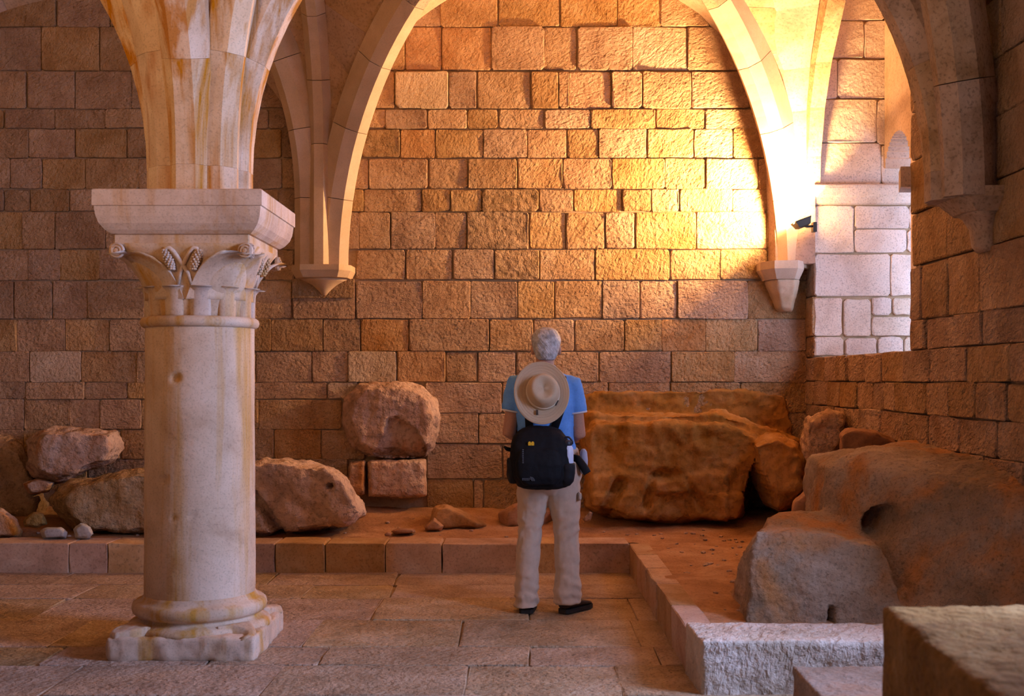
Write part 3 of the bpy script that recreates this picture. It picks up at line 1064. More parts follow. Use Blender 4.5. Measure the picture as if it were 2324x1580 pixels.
for face in (0, 1):                                   # crossed stems with cones on the two faces in view
    R_ = Matrix.Rotation(PI / 2 * face, 3, 'Z')
    for sx in (-1, 1):
        bm = bmesh.new()
        pts = [(sx * -0.035, -0.285, 1.905), (sx * -0.020, -0.300, 1.96), (sx * 0.012, -0.322, 2.02), (sx * 0.042, -0.338, 2.065), (sx * 0.060, -0.342, 2.083), (sx * 0.078, -0.342, 2.080), (sx * 0.086, -0.342, 2.064)]
        tube(bm, pts, [0.011, 0.011, 0.0115, 0.0115, 0.012, 0.011, 0.009], 10)
        bmesh.ops.rotate(bm, verts=bm.verts, cent=(0, 0, 0), matrix=R_)
        cpart('crossed_stem', bm, 'dressed', colm, True)
        bm = bmesh.new()
        c0, c1 = V((sx * 0.088, -0.338, 2.075)), V((sx * 0.052, -0.322, 1.972))
        for j in range(9):
            t = (j + 0.5) / 9
            p = c0.lerp(c1, t)
            rr_ = 0.021 * math.sin(PI * (0.12 + 0.80 * t)) ** 0.7
            for i in range(7):
                a = 2 * PI * (i + 0.5 * (j % 2)) / 7
                bmesh.ops.create_icosphere(bm, subdivisions=1, radius=0.0082,
                                           matrix=Matrix.Translation(p + V((rr_ * math.cos(a), rr_ * math.sin(a), 0))))
        tube(bm, [c0, c0.lerp(c1, 0.3), c0.lerp(c1, 0.6), c1], [0.009, 0.019, 0.018, 0.005], 8)
        bmesh.ops.rotate(bm, verts=bm.verts, cent=(0, 0, 0), matrix=R_)
        cpart('pine_cone', bm, 'dressed', colm, True)
# solid springer core between the ribs
bm = bmesh.new()
lathe(bm, [(0.20, 2.36), (0.205, 2.6), (0.215, 2.8), (0.24, 3.0), (0.28, 3.2), (0.34, 3.4), (0.42, 3.6), (0.55, 3.8)], n=40)
cpart('springer_core', bm, 'springer', colm, True)

# ------------------------------------------------------------------ floodlight in the corner
def floodlight(label, loc, normal, power, bracket_to, beam=None, spill=0, spread=180):
    t = thing('floodlight', label, 'lamp', loc, 'floodlights of the hall')
    q = V(normal).to_track_quat('Z', 'Y').to_matrix()
    bm = bmesh.new()
    rings = []
    for z, sx, sy in ((-0.06, 0.045, 0.03), (-0.05, 0.07, 0.05), (-0.012, 0.088, 0.062), (0.0, 0.094, 0.068), (0.008, 0.094, 0.068), (0.008, 0.084, 0.058), (-0.006, 0.080, 0.055)):
        rings.append([q @ V((sx * a, sy * b, z)) for a, b in ((-1, -1), (1, -1), (1, 1), (-1, 1))])
    ring_loft(bm, rings)
    from_bm('housing', bm, 'lamp_metal', t)
    bm = bmesh.new()
    ring_loft(bm, [[q @ V((0.078 * a, 0.053 * b, z)) for a, b in ((-1, -1), (1, -1), (1, 1), (-1, 1))] for z in (-0.004, 0.001)])
    from_bm('glass', bm, 'lamp_glass', t)
    bm = bmesh.new()
    e = V(bracket_to) - V(loc)
    tube(bm, [q @ V((0.03, 0, -0.05)), e * 0.4 + V((0, 0, -0.03)), e], 0.011, 8)
    from_bm('bracket', bm, 'lamp_metal', t)
    bm = bmesh.new()
    bbox(bm, e + V((-0.02, -0.035, -0.05)), e + V((0.01, 0.035, 0.03)))
    from_bm('wall_plate', bm, 'lamp_metal', t)
    l = area_light('floodlight_beam', q @ V((0, 0, 0.03)), beam or normal, 0.15, 0.10, power, WARM, spread)
    l.parent = t
    if spill:
        d = bpy.data.lights.new('floodlight_spill', 'POINT')
        d.energy, d.color, d.shadow_soft_size = spill, WARM, 0.07
        o = bpy.data.objects.new('floodlight_spill', d)
        COL.objects.link(o)
        o.location = q @ V((0, 0, 0.10))
        o.parent = t
    return t


floodlight('small dark floodlight glowing upward from the right corner', (2.345, 9.56, 2.74), (-0.35, 0.0, 0.94), 400, (2.47, 9.60, 2.70), (-0.74, 0.08, 0.66), 28)
floodlight('unseen floodlight added as fill on the left column, outside the picture', (-5.45, 2.7, 2.62), (0.45, 0.75, 0.48), 24, (-5.6, 2.5, 2.58), spread=120)  # added fill lamp, unseen; brightens the ribs on the back wall corbel
floodlight('unseen floodlight added as fill on the near column, outside the picture', (-2.02, 2.62, 2.62), (-0.05, 0.62, 0.78), 42, (-1.95, 2.45, 2.58))  # unseen lamp put in to warm the front of the springer and vault

# ------------------------------------------------------------------ rocks
def to_px(p):
    return CX + F * p.x / p.y, CY - F * (p.z - H) / p.y


def in_poly(x, y, poly):
    c = False
    j = len(poly) - 1
    for i in range(len(poly)):
        xi, yi = poly[i]
        xj, yj = poly[j]
        if (yi > y) != (yj > y) and x < (xj - xi) * (y - yi) / (yj - yi) + xi:
            c = not c
        j = i
    return c


def rock_bm(bm, outline, Yf, depth, front=0.72, back=0.9, mid=0.35):
    cxm = sum(p[0] for p in outline) / len(outline)
    cym = sum(p[1] for p in outline) / len(outline)
    pts = []
    for k, Y in ((front, Yf), (1.0, Yf + depth * mid), (back, Yf + depth)):
        for x, y in outline:
            pts.append(at(cxm + (x - cxm) * k, cym + (y - cym) * k, Y))
    hull(bm, pts)


def rock(name, label, outline, Yf, depth, m='boulder', voxel=0.022, amp=0.03, scale=3.5, front=0.72, back=0.9, mid=0.35, smooth=2, post=None, group=None, cat='rock', facets=0.0):
    bm = bmesh.new()
    rock_bm(bm, outline, Yf, depth, front, back, mid)
    zmin = min(v.co.z for v in bm.verts)
    c = sum((v.co for v in bm.verts), V()) / len(bm.verts)
    me = remesh(bm, voxel, smooth, amp, scale, 5, post, facets)
    loc = V((c.x, c.y, zmin))
    me.transform(Matrix.Translation(-loc))
    o = link(name, me, m, None, True)
    o.location = loc
    return tag(o, label, cat, group)


def carve(polys, push, Ymax=99):
    def f(v):
        x, y = to_px(v.co)
        if v.co.y < Ymax:
            for poly, d in polys:
                if in_poly(x, y, poly):
                    v.co.y += d
    return f


def hole(px, py, rad, dep, Ymax=99, sx=1.0):
    def f(v):
        x, y = to_px(v.co)
        d = math.hypot((x - px) / sx, y - py) / rad
        if d < 1 and v.co.y < Ymax:
            v.co.y += dep * (1 - d ** 3)
    return f


def seq(*fs):
    def g(v):
        for f in fs:
            f(v)
    return g


def groove(ax, ay, bx, by, w, dep, Ymax=99):
    def f(v):
        x, y = to_px(v.co)
        dx, dy = bx - ax, by - ay
        t = max(0, min(1, ((x - ax) * dx + (y - ay) * dy) / (dx * dx + dy * dy)))
        d = math.hypot(x - ax - t * dx, y - ay - t * dy) / w
        if d < 1 and v.co.y < Ymax:
            v.co.y += dep * (1 - d ** 4)
    return f


def ramp_recess(v):
    x, y = to_px(v.co)
    poly = [(845, 1036), (868, 1000), (880, 948), (900, 946), (945, 975), (968, 1020), (962, 1040)]
    if v.co.y < 9.95 and in_poly(x, y, poly):
        v.co.y += 0.02 + 0.07 * max(0, min(1, (x - 855) / 30.0))


rock('wall_boulder', 'big rough round boulder built into the back wall with a notched lower face',
     [(784, 903), (814, 870), (900, 867), (958, 876), (990, 903), (998, 955), (988, 1015), (965, 1036), (838, 1037), (800, 1015), (775, 958)],
     9.74, 0.40, 'boulder', 0.016, 0.022, 5, front=0.80, back=1.0, mid=0.3, post=ramp_recess)
rock('stone_block', 'rectangular stone block under the round wall boulder', [(834, 1046), (966, 1043), (968, 1126), (930, 1130), (836, 1128)],
     9.74, 0.36, 'boulder', 0.016, 0.012, 6, front=0.9, back=1.0, mid=0.15, cat='block')
rock('stone_block', 'narrow upright stone block left of the rectangular block', [(793, 1049), (829, 1045), (828, 1122), (796, 1126), (789, 1090)],
     9.72, 0.34, 'boulder', 0.014, 0.010, 6, front=0.85, back=1.0, mid=0.2, cat='block')
rock('boulder', 'large pale boulder right of the column with a small round hole',
     [(470, 1075), (540, 1050), (640, 1040), (740, 1056), (786, 1085), (802, 1112), (816, 1140), (832, 1168), (800, 1192), (700, 1208), (620, 1218), (480, 1222)],
     8.78, 0.95, 'boulder_pale', 0.020, 0.035, 4, front=0.88, back=0.8, mid=0.55,
     post=seq(hole(748, 1104, 9, 0.12, 9.3), groove(572, 1125, 640, 1222, 13, 0.16, 9.2)))
rock('boulder', 'squarish pale boulder resting high against the wall left of the column',
     [(62, 1000), (88, 974), (172, 968), (268, 974), (277, 1018), (262, 1050), (200, 1070), (132, 1097), (72, 1086), (52, 1060)],
     9.15, 0.80, 'boulder', 0.020, 0.035, 3.5, front=0.78, mid=0.35, facets=0.012)
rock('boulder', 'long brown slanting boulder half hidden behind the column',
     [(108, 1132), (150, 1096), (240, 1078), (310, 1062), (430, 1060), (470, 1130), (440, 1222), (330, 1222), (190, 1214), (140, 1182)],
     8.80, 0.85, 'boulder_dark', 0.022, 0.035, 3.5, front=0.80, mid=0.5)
rock('small_stone', 'small pale stone wedged under the squarish boulder on the left', [(50, 1098), (85, 1085), (126, 1095), (110, 1116), (66, 1122)],
     9.25, 0.5, 'boulder', 0.010, 0.008, 9, cat='stone')
rock('boulder', 'pale rounded boulder cut off by the left edge of the picture', [(-60, 1150), (0, 1152), (38, 1178), (52, 1206), (46, 1224), (-60, 1226)],
     8.68, 0.50, 'boulder', 0.016, 0.014, 5)
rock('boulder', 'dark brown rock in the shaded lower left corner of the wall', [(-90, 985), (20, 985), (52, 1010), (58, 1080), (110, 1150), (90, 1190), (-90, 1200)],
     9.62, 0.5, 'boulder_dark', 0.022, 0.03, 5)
rock('small_stone', 'yellowish angular stone on the ledge beside the pale left boulder', [(52, 1180), (75, 1162), (100, 1165), (108, 1190), (80, 1198), (55, 1195)],
     8.78, 0.16, 'boulder_dark', 0.008, 0.008, 9, cat='stone')
rock('small_stone', 'flat grey notched stone lying on the kerb at the left', [(90, 1205), (100, 1198), (140, 1197), (154, 1208), (150, 1222), (98, 1223)],
     8.55, 0.14, 'greystone', 0.008, 0.006, 10, cat='stone')
rock('small_stone', 'pointed blue-grey stone on the kerb beside the brown boulder', [(165, 1200), (184, 1187), (205, 1196), (213, 1212), (200, 1222), (172, 1222)],
     8.56, 0.12, 'greystone', 0.008, 0.008, 10, cat='stone')
rock('low_rock', 'low sloping rock in the earth below the round boulder', [(972, 1182), (985, 1150), (1010, 1144), (1050, 1160), (1105, 1192), (1090, 1204), (980, 1206)],
     9.15, 0.45, 'bedrock', 0.014, 0.015, 6)
rock('low_rock', 'small triangular rock in front of the low sloping rock', [(962, 1196), (985, 1174), (1008, 1194), (1000, 1204), (965, 1204)],
     9.0, 0.2, 'bedrock', 0.010, 0.008, 8)
rock('low_rock', 'flat rock on the ledge below the rectangular block', [(888, 1206), (905, 1199), (940, 1201), (945, 1209), (900, 1212)],
     8.86, 0.16, 'bedrock', 0.008, 0.006, 8)
rock('small_stone', 'tiny round stone at the ledge edge below the rectangular block', [(872, 1212), (880, 1207), (888, 1210), (886, 1217), (874, 1217)],
     8.76, 0.05, 'bedrock', 0.005, 0.003, 14, cat='stone')
rock('small_stone', "pale pointed stone on the earth right of the man's leg", [(1322, 1178), (1338, 1160), (1346, 1164), (1340, 1182), (1326, 1186)],
     9.05, 0.08, 'boulder', 0.006, 0.004, 12, cat='stone')
rock('low_rock', "low brown rock on the ledge seen between the man's legs", [(1130, 1165), (1165, 1142), (1235, 1135), (1260, 1165), (1240, 1200), (1140, 1200)],
     9.3, 0.4, 'bedrock', 0.016, 0.014, 6)

# ochre bedrock bench along the back wall with its dark cave
bm = bmesh.new()
rock_bm(bm, [(1318, 985), (1340, 955), (1450, 962), (1560, 958), (1650, 958), (1720, 985), (1735, 1040), (1700, 1110), (1680, 1178), (1560, 1188), (1420, 1182), (1330, 1150)], 9.22, 1.0, 0.93, 1.0, 0.3)
rock_bm(bm, [(1330, 940), (1480, 938), (1640, 940), (1740, 972), (1810, 1000), (1800, 1060), (1700, 1060), (1400, 1040), (1320, 1000)], 9.45, 0.8, 0.97, 1.0, 0.3)
rock_bm(bm, [(1700, 1000), (1760, 985), (1806, 1005), (1826, 1050), (1822, 1110), (1800, 1150), (1765, 1165), (1745, 1120), (1715, 1060)], 9.0, 0.9, 0.85, 1.0, 0.35)
rock_bm(bm, [(1300, 905), (1360, 890), (1450, 898), (1560, 890), (1700, 886), (1780, 900), (1805, 1000), (1600, 1000), (1310, 1000)], 9.95, 0.2, 1.0, 1.0, 0.3)
cave = [(1692, 1160), (1690, 1120), (1702, 1080), (1716, 1044), (1724, 1060), (1742, 1090), (1758, 1125), (1764, 1165)]


def ledge(v):
    x, y = to_px(v.co)
    if 1340 < x < 1650 and v.co.y < 9.6:
        e = 1072 + 6 * math.sin(x * 0.03)
        if y > e:
            v.co.y -= 0.035 * min(1, (y - e) / 12)
    if v.co.y < 9.6 and y > 1120:
        v.co.y += 0.05 * math.sin(x * 0.021 + 1.0)


me = remesh(bm, 0.018, 1, 0.042, 3.0, 6, seq(ledge, hole(1504, 1079, 16, 0.05, 9.5, 1.5), groove(1405, 1100, 1372, 1172, 16, 0.10, 9.6), groove(1482, 1080, 1466, 1150, 10, 0.05, 9.6), groove(1560, 1090, 1600, 1160, 8, 0.03, 9.6), carve([(cave, 0.42)], 0, 9.7)))
o = link('bedrock_bench', me, 'bedrock', None, True)
tag(o, 'long ochre bedrock ledge with a dark cave hollow along the back wall', 'rock')

rock('fallen_slab', 'reddish slab leaning in the right corner beside the carved rock', [(1790, 1175), (1800, 1140), (1858, 1088), (1885, 1085), (1880, 1180)],
     7.45, 0.45, 'bedrock', 0.014, 0.012, 5, front=0.9, mid=0.3)
rock('broken_rock', 'jagged broken rock in the right corner below the window', [(1817, 998), (1834, 953), (1862, 945), (1882, 930), (1920, 934), (1912, 1015), (1899, 1046), (1854, 1070), (1823, 1029)],
     8.45, 0.45, 'boulder', 0.016, 0.03, 5, front=0.85, facets=0.012)
rock('broken_rock', 'low jagged rock against the right wall behind the carved rock', [(1905, 985), (1925, 972), (1985, 980), (2050, 1010), (2060, 1060), (1905, 1060)],
     7.5, 0.4, 'bedrock', 0.016, 0.02, 6, front=0.9)

# carved bedrock mass on the right: step, upper mass, hollow
bm = bmesh.new()
hull(bm, [(1.22, 5.95, .63), (1.62, 5.90, .615), (1.45, 6.5, .665), (1.80, 6.6, .66), (1.12, 5.75, .15), (1.95, 5.62, .15), (1.22, 6.65, .15), (1.9, 6.6, .15), (1.85, 5.8, .55), (1.36, 5.72, .15)])
hull(bm, [(1.76, 6.62, .92), (1.90, 6.60, 1.0), (2.5, 6.70, 1.03), (1.82, 7.25, .93), (2.55, 7.3, 1.03), (2.55, 5.9, .96), (2.55, 5.35, .82),
          (1.70, 6.45, .15), (1.92, 5.62, .15), (2.2, 5.35, .15), (2.55, 5.1, .15), (1.75, 7.2, .15), (2.55, 7.3, .15), (2.15, 5.75, .62), (1.86, 6.42, .66)])


def carved_hole(v):
    x, y = to_px(v.co)
    d = math.hypot((x - 2012) / 56.0, (y - 1188) / 44.0)
    if d < 1 and v.co.y < 6.7:
        k = (1 - d ** 3)
        v.co.y += 0.26 * k
        v.co.x -= 0.02 * k
    d2 = math.hypot((x - 1888) / 9.0, (y - 1405) / 30.0)
    if d2 < 1:
        v.co.y += 0.12 * (1 - d2 ** 3)


me = remesh(bm, 0.018, 2, 0.026, 3.2, 6, carved_hole)
o = link('carved_rock', me, 'carved', None, True)
tag(o, 'massive carved bedrock with a stepped ledge and hollow against the right wall', 'rock')


def worn_block(name, label, pts, m, voxel=0.014, amp=0.006, scale=9, smooth=1):
    bm = bmesh.new()
    hull(bm, pts)
    o = link(name, remesh(bm, voxel, smooth, amp, scale, 5), m, None, True)
    return tag(o, label, 'block')


def prism(base, z0, z1):
    return [(x, y, z) for x, y in base for z in (z0, z1)]


worn_block('kerb_block', 'hewn pale kerb block catching blue daylight at the lower right',
           prism([(0.815, 5.15), (2.52, 5.13), (2.52, 5.50), (0.80, 5.56)], -0.03, 0.24), 'hewn')
worn_block('low_block', 'low stone block in front of the kerb block at the bottom edge',
           prism([(1.155, 4.87), (2.52, 4.87), (2.52, 4.0), (1.15, 4.0)], -0.03, 0.20), 'carved')
worn_block('parapet_block', 'large stone block with flat top in the lower right corner',
           prism([(1.07, 3.40), (2.52, 3.42), (2.52, 1.5), (0.94, 1.5)], -0.03, 0.75), 'parapet', 0.02, 0.008)

# loose chips on the earth
bm = bmesh.new()
pr = random.Random(17)
for _ in range(150):
    if pr.random() < 0.6:
        x, y = pr.uniform(1.05, 2.2), pr.uniform(5.7, 9.0)
    else:
        x, y = pr.uniform(-4.2, 1.6), pr.uniform(8.66, 9.6)
    s = pr.uniform(0.006, 0.02)
    mtx = Matrix.Translation((x, y, terrain(x, y) + s * 0.3)) @ Matrix.Rotation(pr.uniform(0, 6), 4, 'Z') @ Matrix.Diagonal((s * 1.4, s, s * 0.6, 1))
    bmesh.ops.create_icosphere(bm, subdivisions=1, radius=1.0, matrix=mtx)
g = from_bm('gravel', bm, 'boulder')
g['kind'] = 'stuff'
g['label'] = 'loose stone chips scattered over the ochre earth'
g['category'] = 'gravel'

# ------------------------------------------------------------------ the visitor
MX, MY = 0.165, 7.0


def sphere(bm, c, r, sub=3, s=(1, 1, 1)):
    bmesh.ops.create_icosphere(bm, subdivisions=sub, radius=r, matrix=Matrix.Translation(c) @ Matrix.Diagonal((s[0], s[1], s[2], 1)))


SHX, SHZ = 0.150, 1.40
ELB = {-1: V((-0.068, 6.985, 1.085)), 1: V((0.362, 6.985, 1.075))}
WRS = {-1: V((0.045, 7.235, 1.055)), 1: V((0.245, 7.235, 1.045))}
SHO = {-1: V((SHX - 0.164, 6.99, 1.385)), 1: V((SHX + 0.166, 6.99, 1.375))}
bm = bmesh.new()
ring_loft(bm, ell_rings([(MX + .01, MY, .74, .10, .09), (MX + .008, MY, .80, .165, .115), (MX, MY, .95, .160, .115), (MX - .005, MY, 1.05, .150, .108),
                         (SHX + .002, MY, 1.20, .165, .112), (SHX, MY - .005, 1.33, .180, .108), (SHX, MY - .005, 1.41, .150, .085), (SHX, MY, 1.46, .085, .07)]))
tube(bm, [(SHX, 6.99, 1.40), (SHX + .002, 7.0, 1.49), (SHX + .006, 7.02, 1.58)], [.066, .058, .055], 16)
HX = 0.160
ring_loft(bm, ell_rings([(HX, 7.045, 1.505, .030, .045), (HX, 7.035, 1.535, .056, .075), (HX, 7.025, 1.58, .071, .094), (HX, 7.02, 1.63, .077, .099),
                         (HX, 7.015, 1.675, .074, .094), (HX, 7.012, 1.705, .056, .072), (HX, 7.010, 1.722, .025, .035)], p=2.1))
hull(bm, [(HX - .012, 7.11, 1.585), (HX + .012, 7.11, 1.585), (HX, 7.142, 1.582), (HX - .007, 7.115, 1.63), (HX + .007, 7.115, 1.63)])   # nose
tube(bm, [(HX - .022, 7.108, 1.556), (HX, 7.122, 1.557), (HX + .022, 7.108, 1.556)], .0075, 8)                                             # lips
for s in (-1, 1):
    sphere(bm, (HX + s * .030, 7.102, 1.618), .012)                                                                                        # eyes
    tube(bm, [(HX + s * .012, 7.116, 1.636), (HX + s * .045, 7.104, 1.638)], .006, 6)                                                      # brows
    sphere(bm, (HX + s * .082, 7.005, 1.596), .030, 3, (.42, .62, 1.15))                                                                   # ears
    tube(bm, [SHO[s] + V((-s * .05, 0, .01)), SHO[s], SHO[s].lerp(ELB[s], .4), ELB[s], ELB[s].lerp(WRS[s], .3), WRS[s]],
         [.055, .056, .050, .041, .042, .027], 14)
    # hand: palm, four fingers and a thumb, loosely closed in front of the belly
    w = WRS[s]
    d = V((-s * .35, .80, .10)).normalized()
    sd = V((0, 0.1, 1)).normalized()
    cu = d.cross(sd).normalized() * (1 if s > 0 else -1)
    inward = V((-s, 0.1, 0)).normalized()
    hull(bm, [w + sd * a + inward * b for a in (-.024, .024) for b in (-.013, .013)] + [w + d * .085 + sd * a + inward * b for a in (-.040, .040) for b in (-.012, .012)])
    for k, (off, ln) in enumerate(((.031, .070), (.0105, .078), (-.0105, .072), (-.031, .056))):
        b0 = w + d * .080 + sd * off
        b1 = b0 + d * ln * .45 + inward * .008
        b2 = b1 + (d * .6 + inward * .8).normalized() * ln * .32
        b3 = b2 + (d * .1 + inward).normalized() * ln * .26
        tube(bm, [b0 - d * .02, b0, b1, b2, b3], [.009, .0095, .0088, .0082, .0070], 8)
    t0 = w + d * .025 + sd * .022
    tube(bm, [t0, t0 + d * .028 + sd * .026 + inward * .008, t0 + d * .055 + sd * .034 + inward * .020, t0 + d * .078 + sd * .034 + inward * .028], [.012, .0115, .010, .0075], 8)
LEG = {-1: [(0.080, 7.0, .80), (0.060, 7.01, .48), (0.042, 7.0, .10)], 1: [(0.250, 7.0, .80), (0.275, 7.01, .47), (0.288, 7.0, .10)]}
for s in (-1, 1):
    tube(bm, [LEG[s][0], V(LEG[s][0]).lerp(V(LEG[s][1]), .5), LEG[s][1], V(LEG[s][1]).lerp(V(LEG[s][2]), .35), LEG[s][2]], [.085, .072, .055, .056, .038], 16)
    f = V((LEG[s][2][0], 6.985, .05))
    fd = V((.10, .99, 0)).normalized() if s < 0 else V((.48, .88, 0)).normalized()
    tube(bm, [f + V((0, 0, .06)), f + fd * .02, f + fd * .10 + V((0, 0, -.015)), f + fd * .17 + V((0, 0, -.022))], [.036, .034, .03, .022], 10)
me = remesh(bm, 0.0075, 2)
person = link('person', me, 'skin', None, True)
tag(person, 'grey-haired man in blue shirt and khaki trousers standing with back to viewer', 'person')

# hair
bm = bmesh.new()
ring_loft(bm, ell_rings([(HX, 6.965, 1.535, .050, .045), (HX, 6.972, 1.56, .066, .062), (HX, 6.985, 1.60, .081, .082), (HX, 6.995, 1.65, .091, .098),
                         (HX, 7.002, 1.69, .084, .094), (HX, 7.006, 1.718, .062, .070), (HX, 7.008, 1.735, .028, .034)], p=2.1))


def hair_post(v):
    x, y = v.co.x - HX, v.co.y
    v.co += V((0, -1, 0)) * (0.0018 * math.sin(90 * x + 50 * v.co.z + 5 * fract(v.co, 12)))


link('hair', remesh(bm, 0.006, 2, 0.0025, 16, 3, hair_post), 'hair', person, True)
# shirt
bm = bmesh.new()
ring_loft(bm, ell_rings([(MX + .004, MY, .96, .178, .130), (MX - .002, MY, 1.05, .172, .126), (SHX + .002, MY - .002, 1.16, .178, .130), (SHX, MY - .005, 1.28, .192, .130),
                         (SHX, MY - .008, 1.36, .190, .118), (SHX, MY - .008, 1.415, .165, .095), (SHX, MY - .005, 1.45, .115, .080), (SHX + .001, MY - .002, 1.475, .078, .072)], p=2.5))
SLV = {}
for s in (-1, 1):
    e = SHO[s].lerp(ELB[s], .54) + V((s * .004, 0, 0))
    SLV[s] = e
    tube(bm, [SHO[s] + V((-s * .07, 0, .012)), SHO[s] + V((s * .002, 0, .004)), SHO[s].lerp(e, .5) + V((s * .006, 0, 0)), e], [.066, .070, .066, .064], 18)


def cloth(amp, sx, sz):
    def f(v):
        n = v.normal
        k = fract((v.co.x * sx, v.co.y * sx, v.co.z * sz), 1.0, 3)
        v.co += n * amp * k
    return f


shirt = link('shirt', remesh(bm, 0.009, 2, 0, 1, 1, cloth(.010, 7, 10)), 'shirt', person, True)
for s in (-1, 1):
    bm = bmesh.new()
    a = (ELB[s] - SHO[s]).normalized()
    tube(bm, [SLV[s] - a * .004, SLV[s] + a * .006], [.0665, .066], 24)
    from_bm('sleeve_hem', bm, 'shirt_trim', shirt, True)
bm = bmesh.new()
tube(bm, [(SHX, 6.985, 1.468), (SHX, 6.99, 1.495)], [.076, .070], 24)
from_bm('collar', bm, 'shirt', shirt, True)
# trousers
bm = bmesh.new()
ring_loft(bm, ell_rings([(.172, MY, .725, .10, .10), (.174, MY - .004, .755, .170, .130), (.175, MY - .006, .81, .200, .140), (.174, MY, .90, .196, .138), (.170, MY, 1.0, .180, .130)], p=2.4))
TL = {-1: [(.088, 7.0, .82, .100, .128), (.080, 7.0, .70, .100, .118), (.066, 7.005, .55, .080, .096), (.055, 7.005, .42, .072, .086), (.046, 6.998, .25, .070, .084), (.040, 6.990, .10, .074, .092), (.038, 6.985, .035, .076, .098)],
      1: [(.262, 7.0, .82, .102, .128), (.268, 7.0, .70, .102, .118), (.280, 7.005, .55, .085, .096), (.286, 7.005, .42, .074, .086), (.290, 7.0, .25, .076, .086), (.290, 6.995, .12, .086, .096), (.292, 6.99, .055, .088, .102)]}
for s in (-1, 1):
    ring_loft(bm, ell_rings(TL[s], p=2.2))


def trouser_folds(v):
    n = v.normal
    k = fract((v.co.x * 9, v.co.y * 9, v.co.z * 7), 1.0, 3)
    low = max(0.0, 0.32 - v.co.z)
    knee = max(0.0, 0.14 - abs(v.co.z - .50)) + max(0.0, 0.08 - abs(v.co.z - .76))
    v.co += n * (.010 * k + .022 * low * math.sin(85 * v.co.z + 14 * v.co.x + 3 * k) + .030 * knee * math.sin(70 * v.co.z - 40 * v.co.x + 3 * k))


trousers = link('trousers', remesh(bm, 0.009, 2, 0, 1, 1, trouser_folds), 'trousers', person, True)
bm = bmesh.new()
bbox(bm, (.345, 6.90, .685), (.372, 6.985, .735))
bmesh.ops.bevel(bm, geom=bm.edges[:], offset=.008, segments=2, affect='EDGES')
from_bm('cargo_pocket_flap', bm, 'trousers', trousers, True)
for s in (-1, 1):
    f = V((LEG[s][2][0] + (0.0 if s < 0 else .01), 6.985, 0))
    fd = V((.10, .99, 0)).normalized() if s < 0 else V((.62, .78, 0)).normalized()
    sd = V((fd.y, -fd.x, 0))
    bm = bmesh.new()
    secs = [(-.065, .030, .030, .075), (-.055, .040, .020, .085), (0, .043, .020, .10), (.08, .047, .020, .075), (.15, .048, .020, .055), (.195, .036, .020, .042), (.212, .018, .022, .034)]
    rings = []
    for t, hw, z0, z1 in secs:
        ring = []
        for k in range(14):
            a = 2 * PI * k / 14
            ring.append(f + fd * t + sd * hw * math.cos(a) + V((0, 0, (z0 + z1) / 2 + (z1 - z0) / 2 * math.sin(a))))
        rings.append(ring)
    ring_loft(bm, rings)
    sh = from_bm('shoe', bm, 'shoe', person, True)
    bm = bmesh.new()
    rings = []
    outl = [(-.068, .028), (-.05, .042), (0, .046), (.09, .050), (.15, .051), (.20, .038), (.217, .016)]
    pts = [f + fd * t + sd * hw for t, hw in outl] + [f + fd * t - sd * hw for t, hw in outl[::-1]]
    ring_loft(bm, [[p + V((0, 0, z)) for p in pts] for z in (0.0, .024)])
    from_bm('sole', bm, 'sole', sh)

# backpack
BX, BY = 0.128, 6.775
pack = thing('backpack', "black daypack hanging low on the man's back", 'backpack', (BX, BY, .765))
PL = V((BX, BY, .765))


def ppart(name, bm, m='black', parent=None, smooth=True):
    bmesh.ops.translate(bm, verts=bm.verts, vec=-PL)
    return from_bm(name, bm, m, parent or pack, smooth)


def pmesh(name, bm, m, voxel=0.008, smooth=2, amp=0.004, parent=None):
    bmesh.ops.translate(bm, verts=bm.verts, vec=-PL)
    return link(name, remesh(bm, voxel, smooth, amp, 14, 3), m, parent or pack, True)


bm = bmesh.new()
ring_loft(bm, ell_rings([(BX + .01, BY + .01, .768, .10, .07), (BX + .008, BY, .785, .150, .095), (BX + .004, BY, .84, .180, .115), (BX - .002, BY, .94, .188, .118),
                         (BX - .006, BY, 1.02, .180, .110), (BX - .008, BY + .01, 1.08, .158, .095), (BX - .01, BY + .02, 1.12, .120, .075), (BX - .01, BY + .03, 1.14, .07, .05)], p=2.9))
pmesh('main_compartment', bm, 'black')
bm = bmesh.new()
ring_loft(bm, ell_rings([(BX - .01, BY - .085, .80, .10, .04), (BX - .012, BY - .088, .85, .135, .055), (BX - .015, BY - .088, .93, .138, .055), (BX - .015, BY - .080, 1.0, .12, .045), (BX - .015, BY - .07, 1.03, .08, .03)], p=3.2))
pocket = pmesh('front_pocket', bm, 'black')
bm = bmesh.new()
ring_loft(bm, ell_rings([(BX + .135, BY - .03, .79, .03, .05), (BX + .145, BY - .03, .82, .045, .07), (BX + .150, BY - .035, .90, .048, .072), (BX + .150, BY - .035, .925, .046, .07)], p=2.5))
pmesh('side_pocket', bm, 'black2')
bm = bmesh.new()
ring_loft(bm, ell_rings([(BX - .165, BY + .01, .80, .025, .05), (BX - .175, BY + .01, .86, .033, .065), (BX - .178, BY + .01, .95, .025, .06)], p=2.5))
pmesh('side_pocket', bm, 'black2')
for s in (-1, 1):
    bm = bmesh.new()
    tube(bm, [(BX + s * .07, BY + .08, 1.10), (SHX + s * .10, 6.865, 1.25), (SHX + s * .108, 6.875, 1.36), (SHX + s * .108, 6.93, 1.432), (SHX + s * .105, 7.02, 1.44), (SHX + s * .11, 7.115, 1.36), (SHX + s * .13, 7.135, 1.2), (SHX + s * .165, 7.06, 1.02), (BX + s * .165, BY + .09, .92)],
         .024, 10, 0.35, up=None)
    ppart('shoulder_strap', bm, 'black2')
bm = bmesh.new()
